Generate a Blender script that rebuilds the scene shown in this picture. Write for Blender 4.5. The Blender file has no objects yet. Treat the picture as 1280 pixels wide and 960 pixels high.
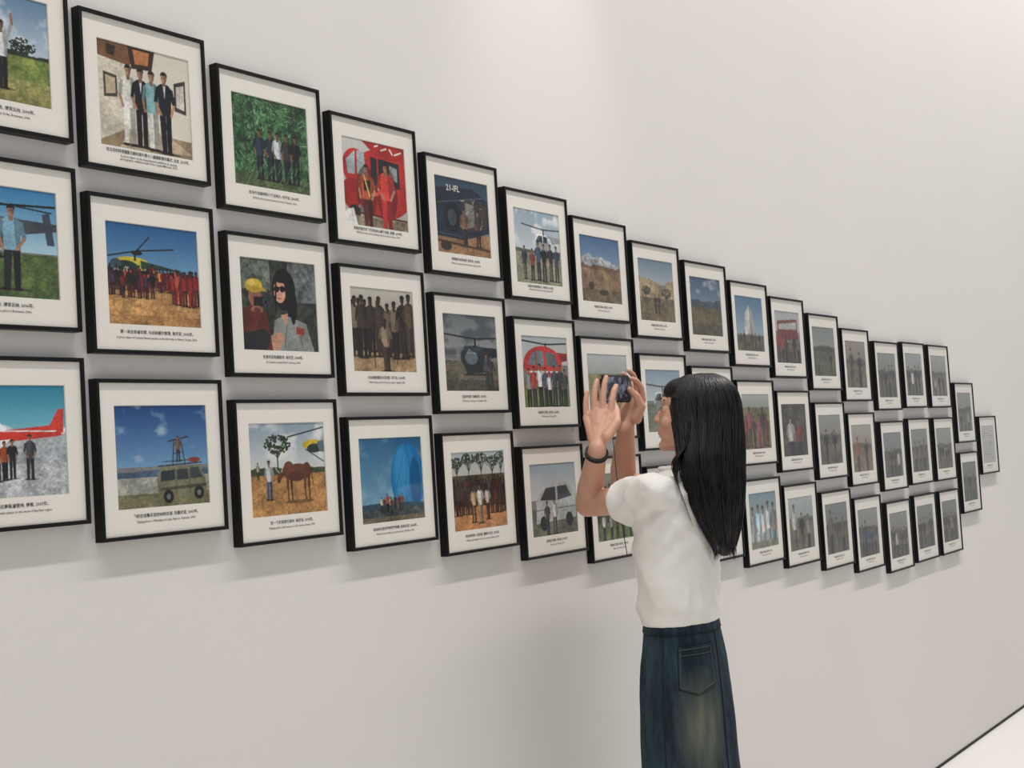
import bpy, bmesh, math, random
import numpy as np
from mathutils import Vector, Matrix, noise

scene = bpy.context.scene
scene.view_settings.view_transform = 'Standard'
scene.view_settings.look = 'None'
D = 2.05
CAM_H = 0.7449 * D

# ------------------------------------------------------------------ helpers
def lin(c):
    c = [x / 255.0 for x in c[:3]]
    return tuple((x / 12.92 if x <= 0.04045 else ((x + 0.055) / 1.055) ** 2.4) for x in c)

def new_mat(name, color, rough=0.6, noise_amt=0.0, noise_scale=20.0, bump=0.0, bump_scale=80.0, spec=0.5, sss=0.0, metallic=0.0):
    m = bpy.data.materials.new(name)
    m.use_nodes = True
    nt = m.node_tree
    b = nt.nodes['Principled BSDF']
    col = lin(color)
    b.inputs['Roughness'].default_value = rough
    b.inputs['Specular IOR Level'].default_value = spec
    b.inputs['Metallic'].default_value = metallic
    tc = nt.nodes.new('ShaderNodeTexCoord')
    nz = nt.nodes.new('ShaderNodeTexNoise')
    nz.inputs['Scale'].default_value = noise_scale
    nz.inputs['Detail'].default_value = 4
    nt.links.new(tc.outputs['Object'], nz.inputs['Vector'])
    rp = nt.nodes.new('ShaderNodeValToRGB')
    lo = [max(0, x * (1 - noise_amt)) for x in col]
    hi = [min(1, x * (1 + noise_amt)) for x in col]
    rp.color_ramp.elements[0].position = 0.3
    rp.color_ramp.elements[1].position = 0.7
    rp.color_ramp.elements[0].color = (*lo, 1)
    rp.color_ramp.elements[1].color = (*hi, 1)
    nt.links.new(nz.outputs['Fac'], rp.inputs['Fac'])
    nt.links.new(rp.outputs['Color'], b.inputs['Base Color'])
    if bump > 0:
        n2 = nt.nodes.new('ShaderNodeTexNoise')
        n2.inputs['Scale'].default_value = bump_scale
        nt.links.new(tc.outputs['Object'], n2.inputs['Vector'])
        bp = nt.nodes.new('ShaderNodeBump')
        bp.inputs['Strength'].default_value = bump
        bp.inputs['Distance'].default_value = 0.002
        nt.links.new(n2.outputs['Fac'], bp.inputs['Height'])
        nt.links.new(bp.outputs['Normal'], b.inputs['Normal'])
    if sss > 0:
        b.inputs['Subsurface Weight'].default_value = sss
        b.inputs['Subsurface Radius'].default_value = (0.01, 0.004, 0.002)
        b.inputs['Subsurface Scale'].default_value = 0.5
    return m

def link(o):
    scene.collection.objects.link(o)
    return o

def mesh_obj(name, verts, faces, mat=None, smooth=False):
    me = bpy.data.meshes.new(name)
    me.from_pydata([tuple(v) for v in verts], [], faces)
    me.update()
    if smooth:
        me.polygons.foreach_set('use_smooth', [True] * len(me.polygons))
    if mat:
        me.materials.append(mat)
    return link(bpy.data.objects.new(name, me))

def empty(name, loc):
    o = bpy.data.objects.new(name, None)
    o.empty_display_size = 0.1
    o.location = loc
    return link(o)

def box_vf(x0, x1, y0, y1, z0, z1):
    v = [(x0, y0, z0), (x1, y0, z0), (x1, y1, z0), (x0, y1, z0), (x0, y0, z1), (x1, y0, z1), (x1, y1, z1), (x0, y1, z1)]
    f = [(0, 3, 2, 1), (4, 5, 6, 7), (0, 1, 5, 4), (1, 2, 6, 5), (2, 3, 7, 6), (3, 0, 4, 7)]
    return v, f

# ------------------------------------------------------------------ materials
M_wall = new_mat('wall_paint', (222, 218, 214), 0.85, 0.012, 1.5, 0.15, 220, 0.2)
M_floor = new_mat('floor_paint', (232, 229, 224), 0.45, 0.02, 2.0)
M_gap = new_mat('shadow_gap', (38, 36, 34), 0.8, 0.05, 10)
M_frame = new_mat('frame_black', (9, 8, 9), 0.45, 0.15, 30, 0, 80, 0.25)
M_mat = new_mat('mat_board', (240, 235, 226), 0.9, 0.01, 8, 0.1, 400)
M_bevel = new_mat('mat_bevel', (205, 200, 190), 0.9, 0.01, 8)
M_ink = new_mat('caption_ink', (36, 34, 34), 0.8, 0.05, 50)
M_skin = new_mat('skin', (206, 158, 134), 0.5, 0.05, 25, 0.1, 300, 0.4, 0.12)
M_hair = new_mat('hair_black', (11, 9, 10), 0.38, 0.3, 60, 0.0, 150, 0.38)
M_tee = new_mat('tee_cotton', (230, 227, 221), 0.9, 0.015, 12, 0.2, 500)
M_cord = new_mat('cord', (40, 38, 38), 0.6, 0.1, 50)
M_phone = new_mat('phone_body', (30, 32, 38), 0.3, 0.1, 50)
M_shoe = new_mat('shoe_white', (215, 213, 208), 0.6, 0.02, 40)
M_sole = new_mat('shoe_sole', (235, 233, 228), 0.7, 0.02, 40)
M_eye = new_mat('eye_white', (190, 176, 168), 0.4, 0.02, 40, 0, 80, 0.2)
M_iris = new_mat('eye_iris', (30, 20, 15), 0.2, 0.1, 200)
M_lip = new_mat('lips', (176, 96, 88), 0.45, 0.05, 80)
M_brow = new_mat('brow', (30, 24, 22), 0.7, 0.1, 80)

def print_mat():
    m = bpy.data.materials.new('photo_print')
    m.use_nodes = True
    nt = m.node_tree
    b = nt.nodes['Principled BSDF']
    b.inputs['Roughness'].default_value = 0.6
    b.inputs['Specular IOR Level'].default_value = 0.2
    at = nt.nodes.new('ShaderNodeAttribute')
    at.attribute_name = 'ink'
    nt.links.new(at.outputs['Color'], b.inputs['Base Color'])
    return m
M_print = print_mat()

def glass_mat():
    m = bpy.data.materials.new('glazing')
    m.use_nodes = True
    nt = m.node_tree
    nt.nodes.remove(nt.nodes['Principled BSDF'])
    out = nt.nodes['Material Output']
    tr = nt.nodes.new('ShaderNodeBsdfTransparent')
    gl = nt.nodes.new('ShaderNodeBsdfGlossy')
    gl.inputs['Roughness'].default_value = 0.06
    lw = nt.nodes.new('ShaderNodeLayerWeight'); lw.inputs['Blend'].default_value = .5
    pw = nt.nodes.new('ShaderNodeMath'); pw.operation = 'POWER'; pw.inputs[1].default_value = 4.5
    ma = nt.nodes.new('ShaderNodeMath'); ma.operation = 'MULTIPLY_ADD'; ma.inputs[1].default_value = .93; ma.inputs[2].default_value = .04
    nt.links.new(lw.outputs['Facing'], pw.inputs[0]); nt.links.new(pw.outputs[0], ma.inputs[0])
    mx = nt.nodes.new('ShaderNodeMixShader')
    nt.links.new(ma.outputs[0], mx.inputs[0])
    nt.links.new(tr.outputs[0], mx.inputs[1])
    nt.links.new(gl.outputs[0], mx.inputs[2])
    nt.links.new(mx.outputs[0], out.inputs['Surface'])
    return m
M_glass = glass_mat()

# ------------------------------------------------------------------ room
def structure(name, v, f, mat):
    o = mesh_obj(name, v, f, mat)
    o['kind'] = 'structure'
    return o
v, f = box_vf(-5, 16, 0, 0.2, 0, 8); structure('wall_back', v, f, M_wall)
v, f = box_vf(-5, 16, -9, 0.2, -0.1, 0); structure('floor', v, f, M_floor)
v, f = box_vf(-5, 16, -0.004, 0.0, 0.0, 0.012); structure('shadow_gap_strip', v, f, M_gap)  # dark-coloured strip standing in for the shade of the wall-floor gap

# ------------------------------------------------------------------ raster painter for photographic prints
def vnoise(M, sx, sy, rng):
    g = rng.random((int(sy) + 2, int(sx) + 2))
    yy = np.linspace(0, sy, M, endpoint=False); xx = np.linspace(0, sx, M, endpoint=False)
    y0 = yy.astype(int); x0 = xx.astype(int)
    fy = (yy - y0)[:, None]; fx = (xx - x0)[None, :]
    fy = fy * fy * (3 - 2 * fy); fx = fx * fx * (3 - 2 * fx)
    a = g[np.ix_(y0, x0)]; b = g[np.ix_(y0, x0 + 1)]; c = g[np.ix_(y0 + 1, x0)]; d = g[np.ix_(y0 + 1, x0 + 1)]
    return (a * (1 - fx) + b * fx) * (1 - fy) + (c * (1 - fx) + d * fx) * fy

class Cv:
    def __init__(s, n, seed):
        s.n = n; s.M = 2 * n
        s.rng = np.random.default_rng(seed)
        s.a = np.zeros((s.M, s.M, 3)) + 128.
        t = (np.arange(s.M) + 0.5) / s.M
        s.X, s.Y = np.meshgrid(t, t)
        s.tex = np.ones((s.M, s.M)) * .45
    def nz(s, sx, sy=None):
        return vnoise(s.M, sx, sy or sx, s.rng)
    def fbm(s, sc):
        return (s.nz(sc) * .5 + s.nz(sc * 2.1) * .3 + s.nz(sc * 4.3) * .2)
    def fill(s, m, c, al=1.0):
        w = (m.astype(float) * al)[..., None]
        s.a = s.a * (1 - w) + np.array(c, float) * w
        s.tex[m] = .8
    def grad(s, y0, y1, c0, c1):
        t = np.clip((s.Y - y0) / (y1 - y0), 0, 1)[..., None]
        m = (s.Y >= y0) & (s.Y <= y1)
        g = np.array(c0, float) * (1 - t) + np.array(c1, float) * t
        s.a[m] = g[m]; s.tex[m] = .12
    def clouds(s, y1, c=(235, 235, 238), thr=.5, sc=4, al=.9):
        n = vnoise(s.M, sc, sc * 2, s.rng) * .55 + s.nz(sc * 3) * .3 + s.nz(sc * 7) * .15
        w = np.clip((n - thr) * 4, 0, 1) * al * np.clip((y1 - s.Y) * 12, 0, 1)
        s.a = s.a * (1 - w[..., None]) + np.array(c, float) * w[..., None]
    def mix(s, mask, c1, c2, sc=10, al=1.0):
        n = np.clip((s.fbm(sc) * .7 + s.nz(min(s.n * .8, sc * 6)) * .3 - .5) * 2.4 + .5, 0, 1)[..., None]
        col = np.array(c1, float) * (1 - n) + np.array(c2, float) * n
        w = (mask.astype(float) * al)[..., None]
        s.a = s.a * (1 - w) + col * w
        s.tex[mask] = 1.0
    def ell(s, x, y, rx, ry, c, rot=0, al=1):
        dx = s.X - x; dy = s.Y - y
        cr, sr = math.cos(rot), math.sin(rot)
        u = (dx * cr + dy * sr) / rx; w = (-dx * sr + dy * cr) / ry
        s.fill(u * u + w * w < 1, c, al)
    def poly(s, pts, c, al=1):
        m = np.zeros((s.M, s.M), bool)
        n = len(pts)
        for i in range(n):
            x0, y0 = pts[i]; x1, y1 = pts[(i + 1) % n]
            if y0 == y1: continue
            cond = ((y0 > s.Y) != (y1 > s.Y)) & (s.X < (x1 - x0) * (s.Y - y0) / (y1 - y0) + x0)
            m ^= cond
        s.fill(m, c, al)
    def line(s, x0, y0, x1, y1, w, c, al=1):
        dx, dy = x1 - x0, y1 - y0
        L = dx * dx + dy * dy + 1e-9
        t = np.clip(((s.X - x0) * dx + (s.Y - y0) * dy) / L, 0, 1)
        d2 = (s.X - x0 - t * dx) ** 2 + (s.Y - y0 - t * dy) ** 2
        s.fill(d2 < (w / 2) ** 2, c, al)
    def hill(s, yb, amp, c1, c2, sc=3, ns=14):
        g = vnoise(s.M, sc, 1, s.rng)[0] * .6 + vnoise(s.M, sc * 4, 1, s.rng)[0] * .28 + vnoise(s.M, sc * 11, 1, s.rng)[0] * .12
        m = s.Y > (yb - amp * g)[None, :]
        s.mix(m, c1, c2, ns)
    def pers(s, x, y, h, shirt, pants, skin=(150, 105, 80), hair=(25, 20, 20), arm=0, w=1.0):
        hw = h * .098 * w
        sh = [max(0, q * .72) for q in shirt]; pd = [max(0, q * .7) for q in pants]
        s.ell(x + hw * .3, y + h * .004, hw * 1.7, h * .02, (40, 34, 30), 0, .45)
        st = (s.rng.random() - .5) * hw * .5
        s.poly([(x - hw * .85, y - h * .5), (x + hw * .05, y - h * .5), (x - hw * .1 + st, y), (x - hw * .75 + st, y)], pants)
        s.poly([(x + hw * .05, y - h * .5), (x + hw * .85, y - h * .5), (x + hw * .75, y), (x + hw * .15, y)], pd)
        s.ell(x - hw * .5 + st, y, hw * .5, h * .018, (30, 26, 24)); s.ell(x + hw * .5, y, hw * .5, h * .018, (30, 26, 24))
        s.poly([(x - hw * .5, y - h * .85), (x + hw * .5, y - h * .85), (x + hw * 1.05, y - h * .8), (x + hw * .95, y - h * .64), (x + hw * .8, y - h * .46), (x - hw * .85, y - h * .46), (x - hw * .9, y - h * .64), (x - hw * 1.05, y - h * .8)], shirt)
        s.poly([(x + hw * .25, y - h * .84), (x + hw * .5, y - h * .85), (x + hw * 1.05, y - h * .8), (x + hw * .95, y - h * .64), (x + hw * .8, y - h * .46), (x + hw * .45, y - h * .46)], sh)
        s.line(x - hw * 1.0, y - h * .78, x - hw * 1.3, y - h * .62, hw * .48, sh); s.line(x - hw * 1.3, y - h * .6, x - hw * (1.2 - .8 * s.rng.random()), y - h * .47, hw * .34, skin)
        if arm:
            s.line(x + hw * 1.1, y - h * .79, x + hw * 1.7, y - h * .97, hw * .5, sh); s.line(x + hw * 1.7, y - h * .97, x + hw * 1.6, y - h * 1.12, hw * .38, skin)
        else:
            s.line(x + hw * 1.0, y - h * .78, x + hw * 1.3, y - h * .62, hw * .48, sh); s.line(x + hw * 1.3, y - h * .6, x + hw * (1.2 - .8 * s.rng.random()), y - h * .47, hw * .34, skin)
        s.line(x, y - h * .88, x, y - h * .83, hw * .5, [q * .8 for q in skin])
        s.ell(x, y - h * .958, h * .047, h * .044, hair)
        s.ell(x - h * .004, y - h * .92, h * .039, h * .054, skin)
        s.ell(x, y - h * .972, h * .042, h * .02, hair)
        s.ell(x + h * .02, y - h * .92, h * .018, h * .046, [q * .75 for q in skin])
        s.line(x - h * .022, y - h * .93, x + h * .018, y - h * .93, h * .012, [q * .5 for q in skin], .8)
    def crowd(s, x0, x1, y, h, n, shirts, pants, skin=(80, 52, 38), jit=.04):
        for i in range(n):
            x = x0 + (x1 - x0) * (i + .5) / n + (s.rng.random() - .5) * jit
            hh = h * (0.84 + .26 * s.rng.random())
            k = .7 + .6 * s.rng.random()
            sc = np.array(shirts[s.rng.integers(len(shirts))]) * k
            pc = np.array(pants[s.rng.integers(len(pants))]) * (.7 + .6 * s.rng.random())
            s.pers(x, y + (s.rng.random() - .5) * jit, hh, list(sc), list(pc), skin)
    def heli(s, x, y, k, c, d=1, rot=(25, 25, 28), c2=None):
        c2 = c2 or [q * .7 for q in c]
        s.poly([(x, y - .35 * k), (x + d * 1.7 * k, y - .28 * k), (x + d * 1.7 * k, y - .16 * k), (x, y + .15 * k)], c2)
        s.poly([(x + d * 1.55 * k, y - .2 * k), (x + d * 1.85 * k, y - .62 * k), (x + d * 1.95 * k, y - .6 * k), (x + d * 1.75 * k, y - .1 * k)], c)
        s.ell(x, y, .62 * k, .38 * k, c)
        s.ell(x, y + .14 * k, .56 * k, .22 * k, c2)
        s.ell(x - d * .1 * k, y - .3 * k, .4 * k, .07 * k, [min(255, q * 1.25) for q in c], 0, .8)
        s.poly([(x - d * .55 * k, y - .02 * k), (x - d * .3 * k, y - .3 * k), (x - d * .05 * k, y - .3 * k), (x - d * .05 * k, y)], (40, 52, 62))
        s.poly([(x + d * .02 * k, y - .3 * k), (x + d * .3 * k, y - .26 * k), (x + d * .3 * k, y), (x + d * .02 * k, y)], (48, 58, 66))
        s.line(x - d * .4 * k, y - .08 * k, x - d * .2 * k, y - .26 * k, .03 * k, (150, 160, 168))
        s.line(x + .05 * k * d, y - .35 * k, x + .05 * k * d, y - .6 * k, .07 * k, rot)
        s.line(x - 1.5 * k, y - .72 * k, x + .05 * k * d, y - .58 * k, .05 * k, rot); s.line(x + .05 * k * d, y - .58 * k, x + 1.5 * k, y - .66 * k, .05 * k, rot)
        s.line(x - .5 * k, y + .52 * k, x + .5 * k, y + .52 * k, .05 * k, rot)
        s.line(x - .25 * k, y + .3 * k, x - .3 * k, y + .52 * k, .04 * k, rot); s.line(x + .25 * k, y + .3 * k, x + .3 * k, y + .52 * k, .04 * k, rot)
    def tree(s, x, y, h, r, c=(30, 42, 22)):
        s.line(x, y, x - .004, y - h * .6, .014, (45, 35, 28))
        for a in (-1, -.4, .5, 1): s.line(x, y - h * .4, x + a * r * .6, y - h * .72, .008, (45, 35, 28))
        for _ in range(110):
            a = s.rng.random() * 6.28; q = s.rng.random() ** .5 * r
            s.ell(x + math.cos(a) * q, y - h * .75 + math.sin(a) * q * .6, r * .09, r * .07, [min(255, k * (0.5 + 1.1 * s.rng.random())) for k in c])
    def out(s, contrast=1.0, wash=0.0):
        hi = min(s.n * .9, 90)
        t = (s.nz(hi) - .5) * .20 + (s.nz(hi * .4) - .5) * .20 + (s.nz(6) - .5) * .30
        a = s.a * (1 + t * s.tex)[..., None]
        a = a + (s.nz(hi)[..., None] - .5) * 6
        g = a.mean(2, keepdims=True)
        a = g + (a - g) * .92
        a = a.reshape(s.n, 2, s.n, 2, 3).mean((1, 3))
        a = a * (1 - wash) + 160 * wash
        a = np.clip(a, 0, 255) / 255.
        return np.where(a <= .04045, a / 12.92, ((a + .055) / 1.055) ** 2.4)

DK = [(28, 26, 30), (40, 38, 44), (60, 52, 48), (90, 80, 72)]
def S00(c):
    c.grad(0, .55, (95, 130, 165), (190, 205, 215)); c.clouds(.5, thr=.42)
    c.hill(.55, .08, (30, 45, 30), (50, 62, 38)); c.mix(c.Y > .56, (140, 150, 76), (92, 112, 52), 12)
    c.mix((c.Y > .78), (170, 156, 92), (106, 116, 62), 20); c.tree(.75, .55, .12, .12)
    c.pers(.56, .88, .62, (225, 228, 228), (32, 34, 40), arm=1)
def S10(c):
    c.grad(0, 1, (218, 210, 194), (226, 220, 204)); c.poly([(0, 0), (.42, 0), (.34, .2), (0, .16)], (120, 82, 50))
    c.poly([(.1, .03), (.2, .04), (.18, .14), (.1, .13)], (52, 36, 26)); c.poly([(.32, .0), (.62, .0), (.58, .2), (.36, .22)], (60, 40, 30)); c.poly([(.38, .03), (.56, .03), (.54, .16), (.4, .17)], (196, 120, 70))
    c.poly([(0, .16), (.3, .2), (.3, .82), (0, .95)], (206, 197, 178)); c.poly([(.06, .3), (.2, .32), (.2, .52), (.06, .54)], (70, 62, 52)); c.poly([(.08, .33), (.18, .345), (.18, .49), (.08, .51)], (190, 170, 140))
    c.poly([(.82, .27), (.95, .22), (.95, .56), (.82, .54)], (60, 56, 52)); c.poly([(.84, .3), (.93, .27), (.93, .52), (.84, .5)], (206, 200, 190))
    c.poly([(0, .95), (.3, .8), (1, .82), (1, 1), (0, 1)], (150, 128, 98)); c.poly([(.3, .8), (.7, .78), (1, .95), (.2, 1)], (196, 178, 148), 0.8)
    c.pers(.32, .95, .76, (232, 230, 222), (228, 226, 218), (176, 128, 100)); c.pers(.45, .95, .75, (26, 26, 32), (22, 22, 28), (176, 128, 100))
    c.pers(.57, .96, .76, (140, 190, 196), (226, 224, 214), (176, 128, 100)); c.pers(.71, .97, .79, (24, 26, 38), (22, 24, 32), (176, 128, 100))
    c.poly([(.437, .34), (.463, .34), (.45, .46)], (225, 225, 225)); c.poly([(.697, .32), (.723, .32), (.71, .45)], (225, 225, 225))
def S20(c):
    c.mix(c.Y >= 0, (18, 50, 30), (86, 140, 86), 16)
    for i in range(260):
        x, y = c.rng.random(2); l = .03 + .08 * c.rng.random(); a = c.rng.random() * 3
        c.line(x, y, x + l * math.cos(a), y + l * math.sin(a), .006, [(150, 190, 130), (20, 46, 28), (76, 120, 80), (190, 210, 180)][i % 4], .8)
    for i in range(9):
        x = .05 + .9 * c.rng.random(); c.line(x, 0, x + .08, 1, .01, (50, 58, 44))
    c.mix(c.Y > .85, (60, 76, 46), (110, 130, 84), 14)
    for x, sh in ((.34, (44, 60, 78)), (.48, (40, 50, 60)), (.58, (205, 210, 210)), (.7, (60, 60, 58)), (.82, (30, 36, 36))):
        c.pers(x, .9, .55, sh, (30, 36, 44), (130, 92, 70))
    for i in range(50):
        x = c.rng.random(); y = .7 + .3 * c.rng.random(); c.line(x, y, x + .05, y - .1, .006, [(120, 160, 100), (50, 90, 56)][i % 2], .9)
def S30(c):
    c.grad(0, 1, (206, 206, 200), (176, 174, 166)); c.ell(.62, .48, .5, .4, (196, 42, 36)); c.poly([(.3, .0), (1, .0), (1, .2), (.5, .14)], (180, 38, 32))
    c.ell(.2, .34, .2, .22, (190, 44, 36)); c.poly([(.06, .26), (.2, .14), (.34, .14), (.36, .4), (.08, .42)], (170, 182, 184)); c.poly([(.2, .14), (.23, .14), (.22, .41), (.19, .41)], (190, 40, 34))
    c.poly([(.44, .18), (.9, .2), (.9, .5), (.44, .5)], (42, 38, 42)); c.poly([(.74, .24), (.86, .26), (.86, .42), (.74, .4)], (140, 146, 148)); c.line(.55, .18, .55, .5, .02, (190, 44, 38))
    c.line(.52, .05, .57, .03, .02, (230, 226, 220)); c.line(.62, .08, .7, .05, .02, (230, 226, 220)); c.line(.76, .05, .8, .1, .02, (230, 226, 220)); c.line(.84, .1, .94, .06, .02, (230, 226, 220))
    c.ell(.12, .64, .14, .18, (160, 32, 28)); c.ell(.16, .84, .09, .08, (40, 36, 36))
    c.mix(c.Y > .88, (116, 100, 80), (160, 144, 118), 12); c.line(0, .84, 1, .87, .02, (90, 24, 22))
    c.ell(.36, .6, .16, .3, (60, 20, 20), al=.45); c.ell(.68, .58, .17, .32, (60, 20, 20), al=.5)
    c.pers(.36, 1.02, .74, (206, 92, 52), (96, 40, 36), (178, 126, 98), w=1.25); c.pers(.67, 1.02, .8, (228, 66, 52), (196, 46, 40), (178, 126, 98), w=1.25)
    c.line(.44, .62, .52, .6, .035, (178, 126, 98)); c.line(.58, .56, .51, .61, .035, (228, 66, 52)); c.poly([(.31, .46), (.42, .46), (.41, .58), (.32, .58)], (30, 28, 32)); c.line(.32, .4, .4, .64, .02, (236, 206, 96)); c.poly([(0, .84), (.14, .8), (.2, 1), (0, 1)], (222, 220, 214))
def S40(c):
    c.grad(0, .4, (44, 66, 88), (70, 92, 108)); c.mix(c.Y > .7, (134, 92, 60), (176, 134, 94), 12)
    c.poly([(0, .16), (.7, .1), (1, .24), (1, .66), (.5, .8), (0, .78)], (30, 44, 62)); c.poly([(.5, .25), (.95, .3), (.95, .6), (.5, .7)], (60, 52, 48))
    c.poly([(.55, .3), (.72, .32), (.72, .6), (.55, .64)], (120, 118, 112)); c.ell(.3, .52, .16, .2, (24, 28, 38)); c.ell(.3, .52, .08, .11, (62, 72, 84))
    for i in range(26):
        x, y = .45 + .5 * c.rng.random(), .28 + .4 * c.rng.random(); c.line(x, y, x + (c.rng.random() - .5) * .14, y + (c.rng.random() - .5) * .14, .01, [(150, 140, 124), (30, 30, 34), (92, 74, 60), (180, 174, 160)][i % 4])
    c.line(.02, .36, .9, .2, .012, (120, 134, 150), al=.6); c.line(.02, .74, .6, .76, .012, (110, 120, 130), al=.6)
    c.pers(.52, .88, .5, (134, 96, 74), (60, 50, 44), w=1.2); c.pers(.78, .86, .48, (70, 60, 54), (50, 44, 42)); c.line(0, .84, 1, .9, .03, (76, 54, 40))
    c.ell(.16, .9, .1, .06, (60, 48, 42))
def S50(c):
    c.grad(0, .6, (150, 172, 188), (206, 212, 214)); c.clouds(.5, thr=.45); c.hill(.56, .05, (70, 84, 66), (96, 106, 80)); c.mix(c.Y > .58, (128, 132, 106), (160, 156, 130), 14)
    c.heli(.62, .42, .3, (206, 210, 212), 1); c.crowd(.14, .95, .95, .5, 6, [(30, 32, 40), (206, 204, 200), (150, 60, 54), (60, 76, 110)], DK, (150, 110, 86))
def S60(c):
    c.grad(0, .5, (62, 98, 142), (136, 160, 184)); c.hill(.46, .26, (206, 208, 212), (120, 122, 130), 2.2, 16); c.hill(.5, .1, (96, 72, 56), (128, 98, 74), 4)
    c.mix(c.Y > .5, (158, 128, 96), (118, 90, 68), 10); c.mix(c.Y > .8, (90, 76, 60), (136, 116, 88), 16); c.ell(.25, .75, .07, .06, (70, 54, 44)); c.ell(.55, .84, .12, .04, (60, 50, 42))
def S70(c):
    c.grad(0, .4, (104, 128, 150), (170, 180, 186)); c.hill(.5, .3, (196, 174, 138), (130, 112, 86), 3, 12); c.mix(c.Y > .62, (136, 118, 88), (92, 82, 62), 14)
    c.tree(.2, .66, .2, .12, (52, 60, 38)); c.tree(.78, .7, .22, .13, (52, 58, 36)); c.pers(.45, .86, .3, (80, 50, 40), (50, 44, 40)); c.pers(.55, .86, .3, (60, 60, 76), (50, 44, 40))
def S80(c):
    c.grad(0, .45, (54, 78, 112), (110, 132, 154)); c.clouds(.4, (160, 170, 180)); c.hill(.48, .14, (60, 74, 92), (76, 86, 96), 2); c.mix(c.Y > .52, (120, 100, 68), (78, 76, 52), 12); c.mix(c.Y > .8, (60, 58, 44), (98, 86, 60), 14)
def S90(c):
    c.grad(0, .7, (70, 112, 150), (150, 174, 190)); c.poly([(.28, .74), (.36, .3), (.5, .16), (.62, .3), (.7, .74)], (206, 204, 198)); c.poly([(.5, .16), (.62, .3), (.7, .74), (.52, .74)], (156, 152, 148)); c.mix(c.Y > .7, (70, 72, 56), (104, 98, 74), 12)
    c.crowd(.1, .9, .95, .3, 6, DK, DK)
def SA0(c):
    c.grad(0, .4, (168, 176, 178), (196, 196, 190)); c.poly([(.1, .2), (.9, .14), (.92, .55), (.1, .55)], (120, 44, 42)); c.poly([(.16, .26), (.86, .2), (.86, .34), (.16, .36)], (190, 190, 186)); c.mix(c.Y > .6, (70, 60, 54), (110, 94, 80), 12)
    c.crowd(.05, .95, .98, .56, 6, DK + [(150, 40, 40)], DK)
def S01(c):
    c.grad(0, .58, (48, 124, 182), (170, 206, 220)); c.hill(.62, .04, (60, 80, 50), (80, 96, 56)); c.mix(c.Y > .62, (58, 82, 44), (104, 120, 62), 14)
    c.heli(.35, .42, .42, (96, 108, 120), 1); c.line(.0, .12, .95, .2, .014, (34, 36, 42)); c.poly([(.86, .22), (.93, .2), (.97, .5), (.9, .5)], (64, 74, 90))
    c.pers(.36, .92, .74, (110, 160, 186), (30, 32, 40), (166, 120, 96)); c.pers(.58, .92, .76, (126, 172, 196), (34, 36, 44), (170, 124, 100), w=1.15)
def S11(c):
    c.grad(0, .5, (34, 92, 150), (112, 160, 196)); c.hill(.5, .03, (90, 110, 110), (120, 130, 120)); c.mix(c.Y > .62, (216, 166, 100), (168, 118, 68), 16); c.mix(c.Y > .9, (188, 140, 84), (140, 98, 58), 18)
    c.ell(.26, .40, .2, .07, (206, 190, 60)); c.ell(.2, .43, .13, .06, (30, 54, 44)); c.ell(.1, .41, .06, .05, (60, 80, 90)); c.poly([(.36, .36), (.72, .42), (.72, .44), (.36, .44)], (40, 66, 52)); c.line(.02, .34, .32, .27, .014, (24, 28, 30)); c.line(.32, .27, .72, .22, .014, (24, 28, 30)); c.ell(.32, .29, .06, .022, (30, 30, 34)); c.line(.46, .12, .32, .27, .012, (24, 28, 30)); c.line(.3, .3, .3, .36, .02, (30, 30, 34))
    c.crowd(.0, 1.0, .62, .2, 34, [(150, 36, 34), (190, 60, 44), (60, 40, 36), (30, 26, 28), (120, 40, 60), (206, 120, 60), (200, 190, 170)], [(120, 34, 34), (60, 36, 34)], (64, 42, 32), .03)
    c.crowd(.02, .98, .66, .22, 26, [(150, 36, 34), (190, 60, 44), (60, 40, 36), (30, 26, 28), (120, 40, 60), (206, 120, 60)], [(120, 34, 34), (60, 36, 34)], (64, 42, 32), .03)
    c.crowd(.0, .5, .72, .26, 10, [(60, 40, 60), (110, 34, 40), (40, 32, 32)], [(60, 36, 40), (90, 40, 40)], (58, 38, 30), .03)
    c.crowd(.7, .98, .78, .34, 7, [(186, 44, 38), (200, 90, 60), (140, 30, 34)], [(150, 34, 34), (90, 34, 34)], (58, 38, 30), .03)
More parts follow.
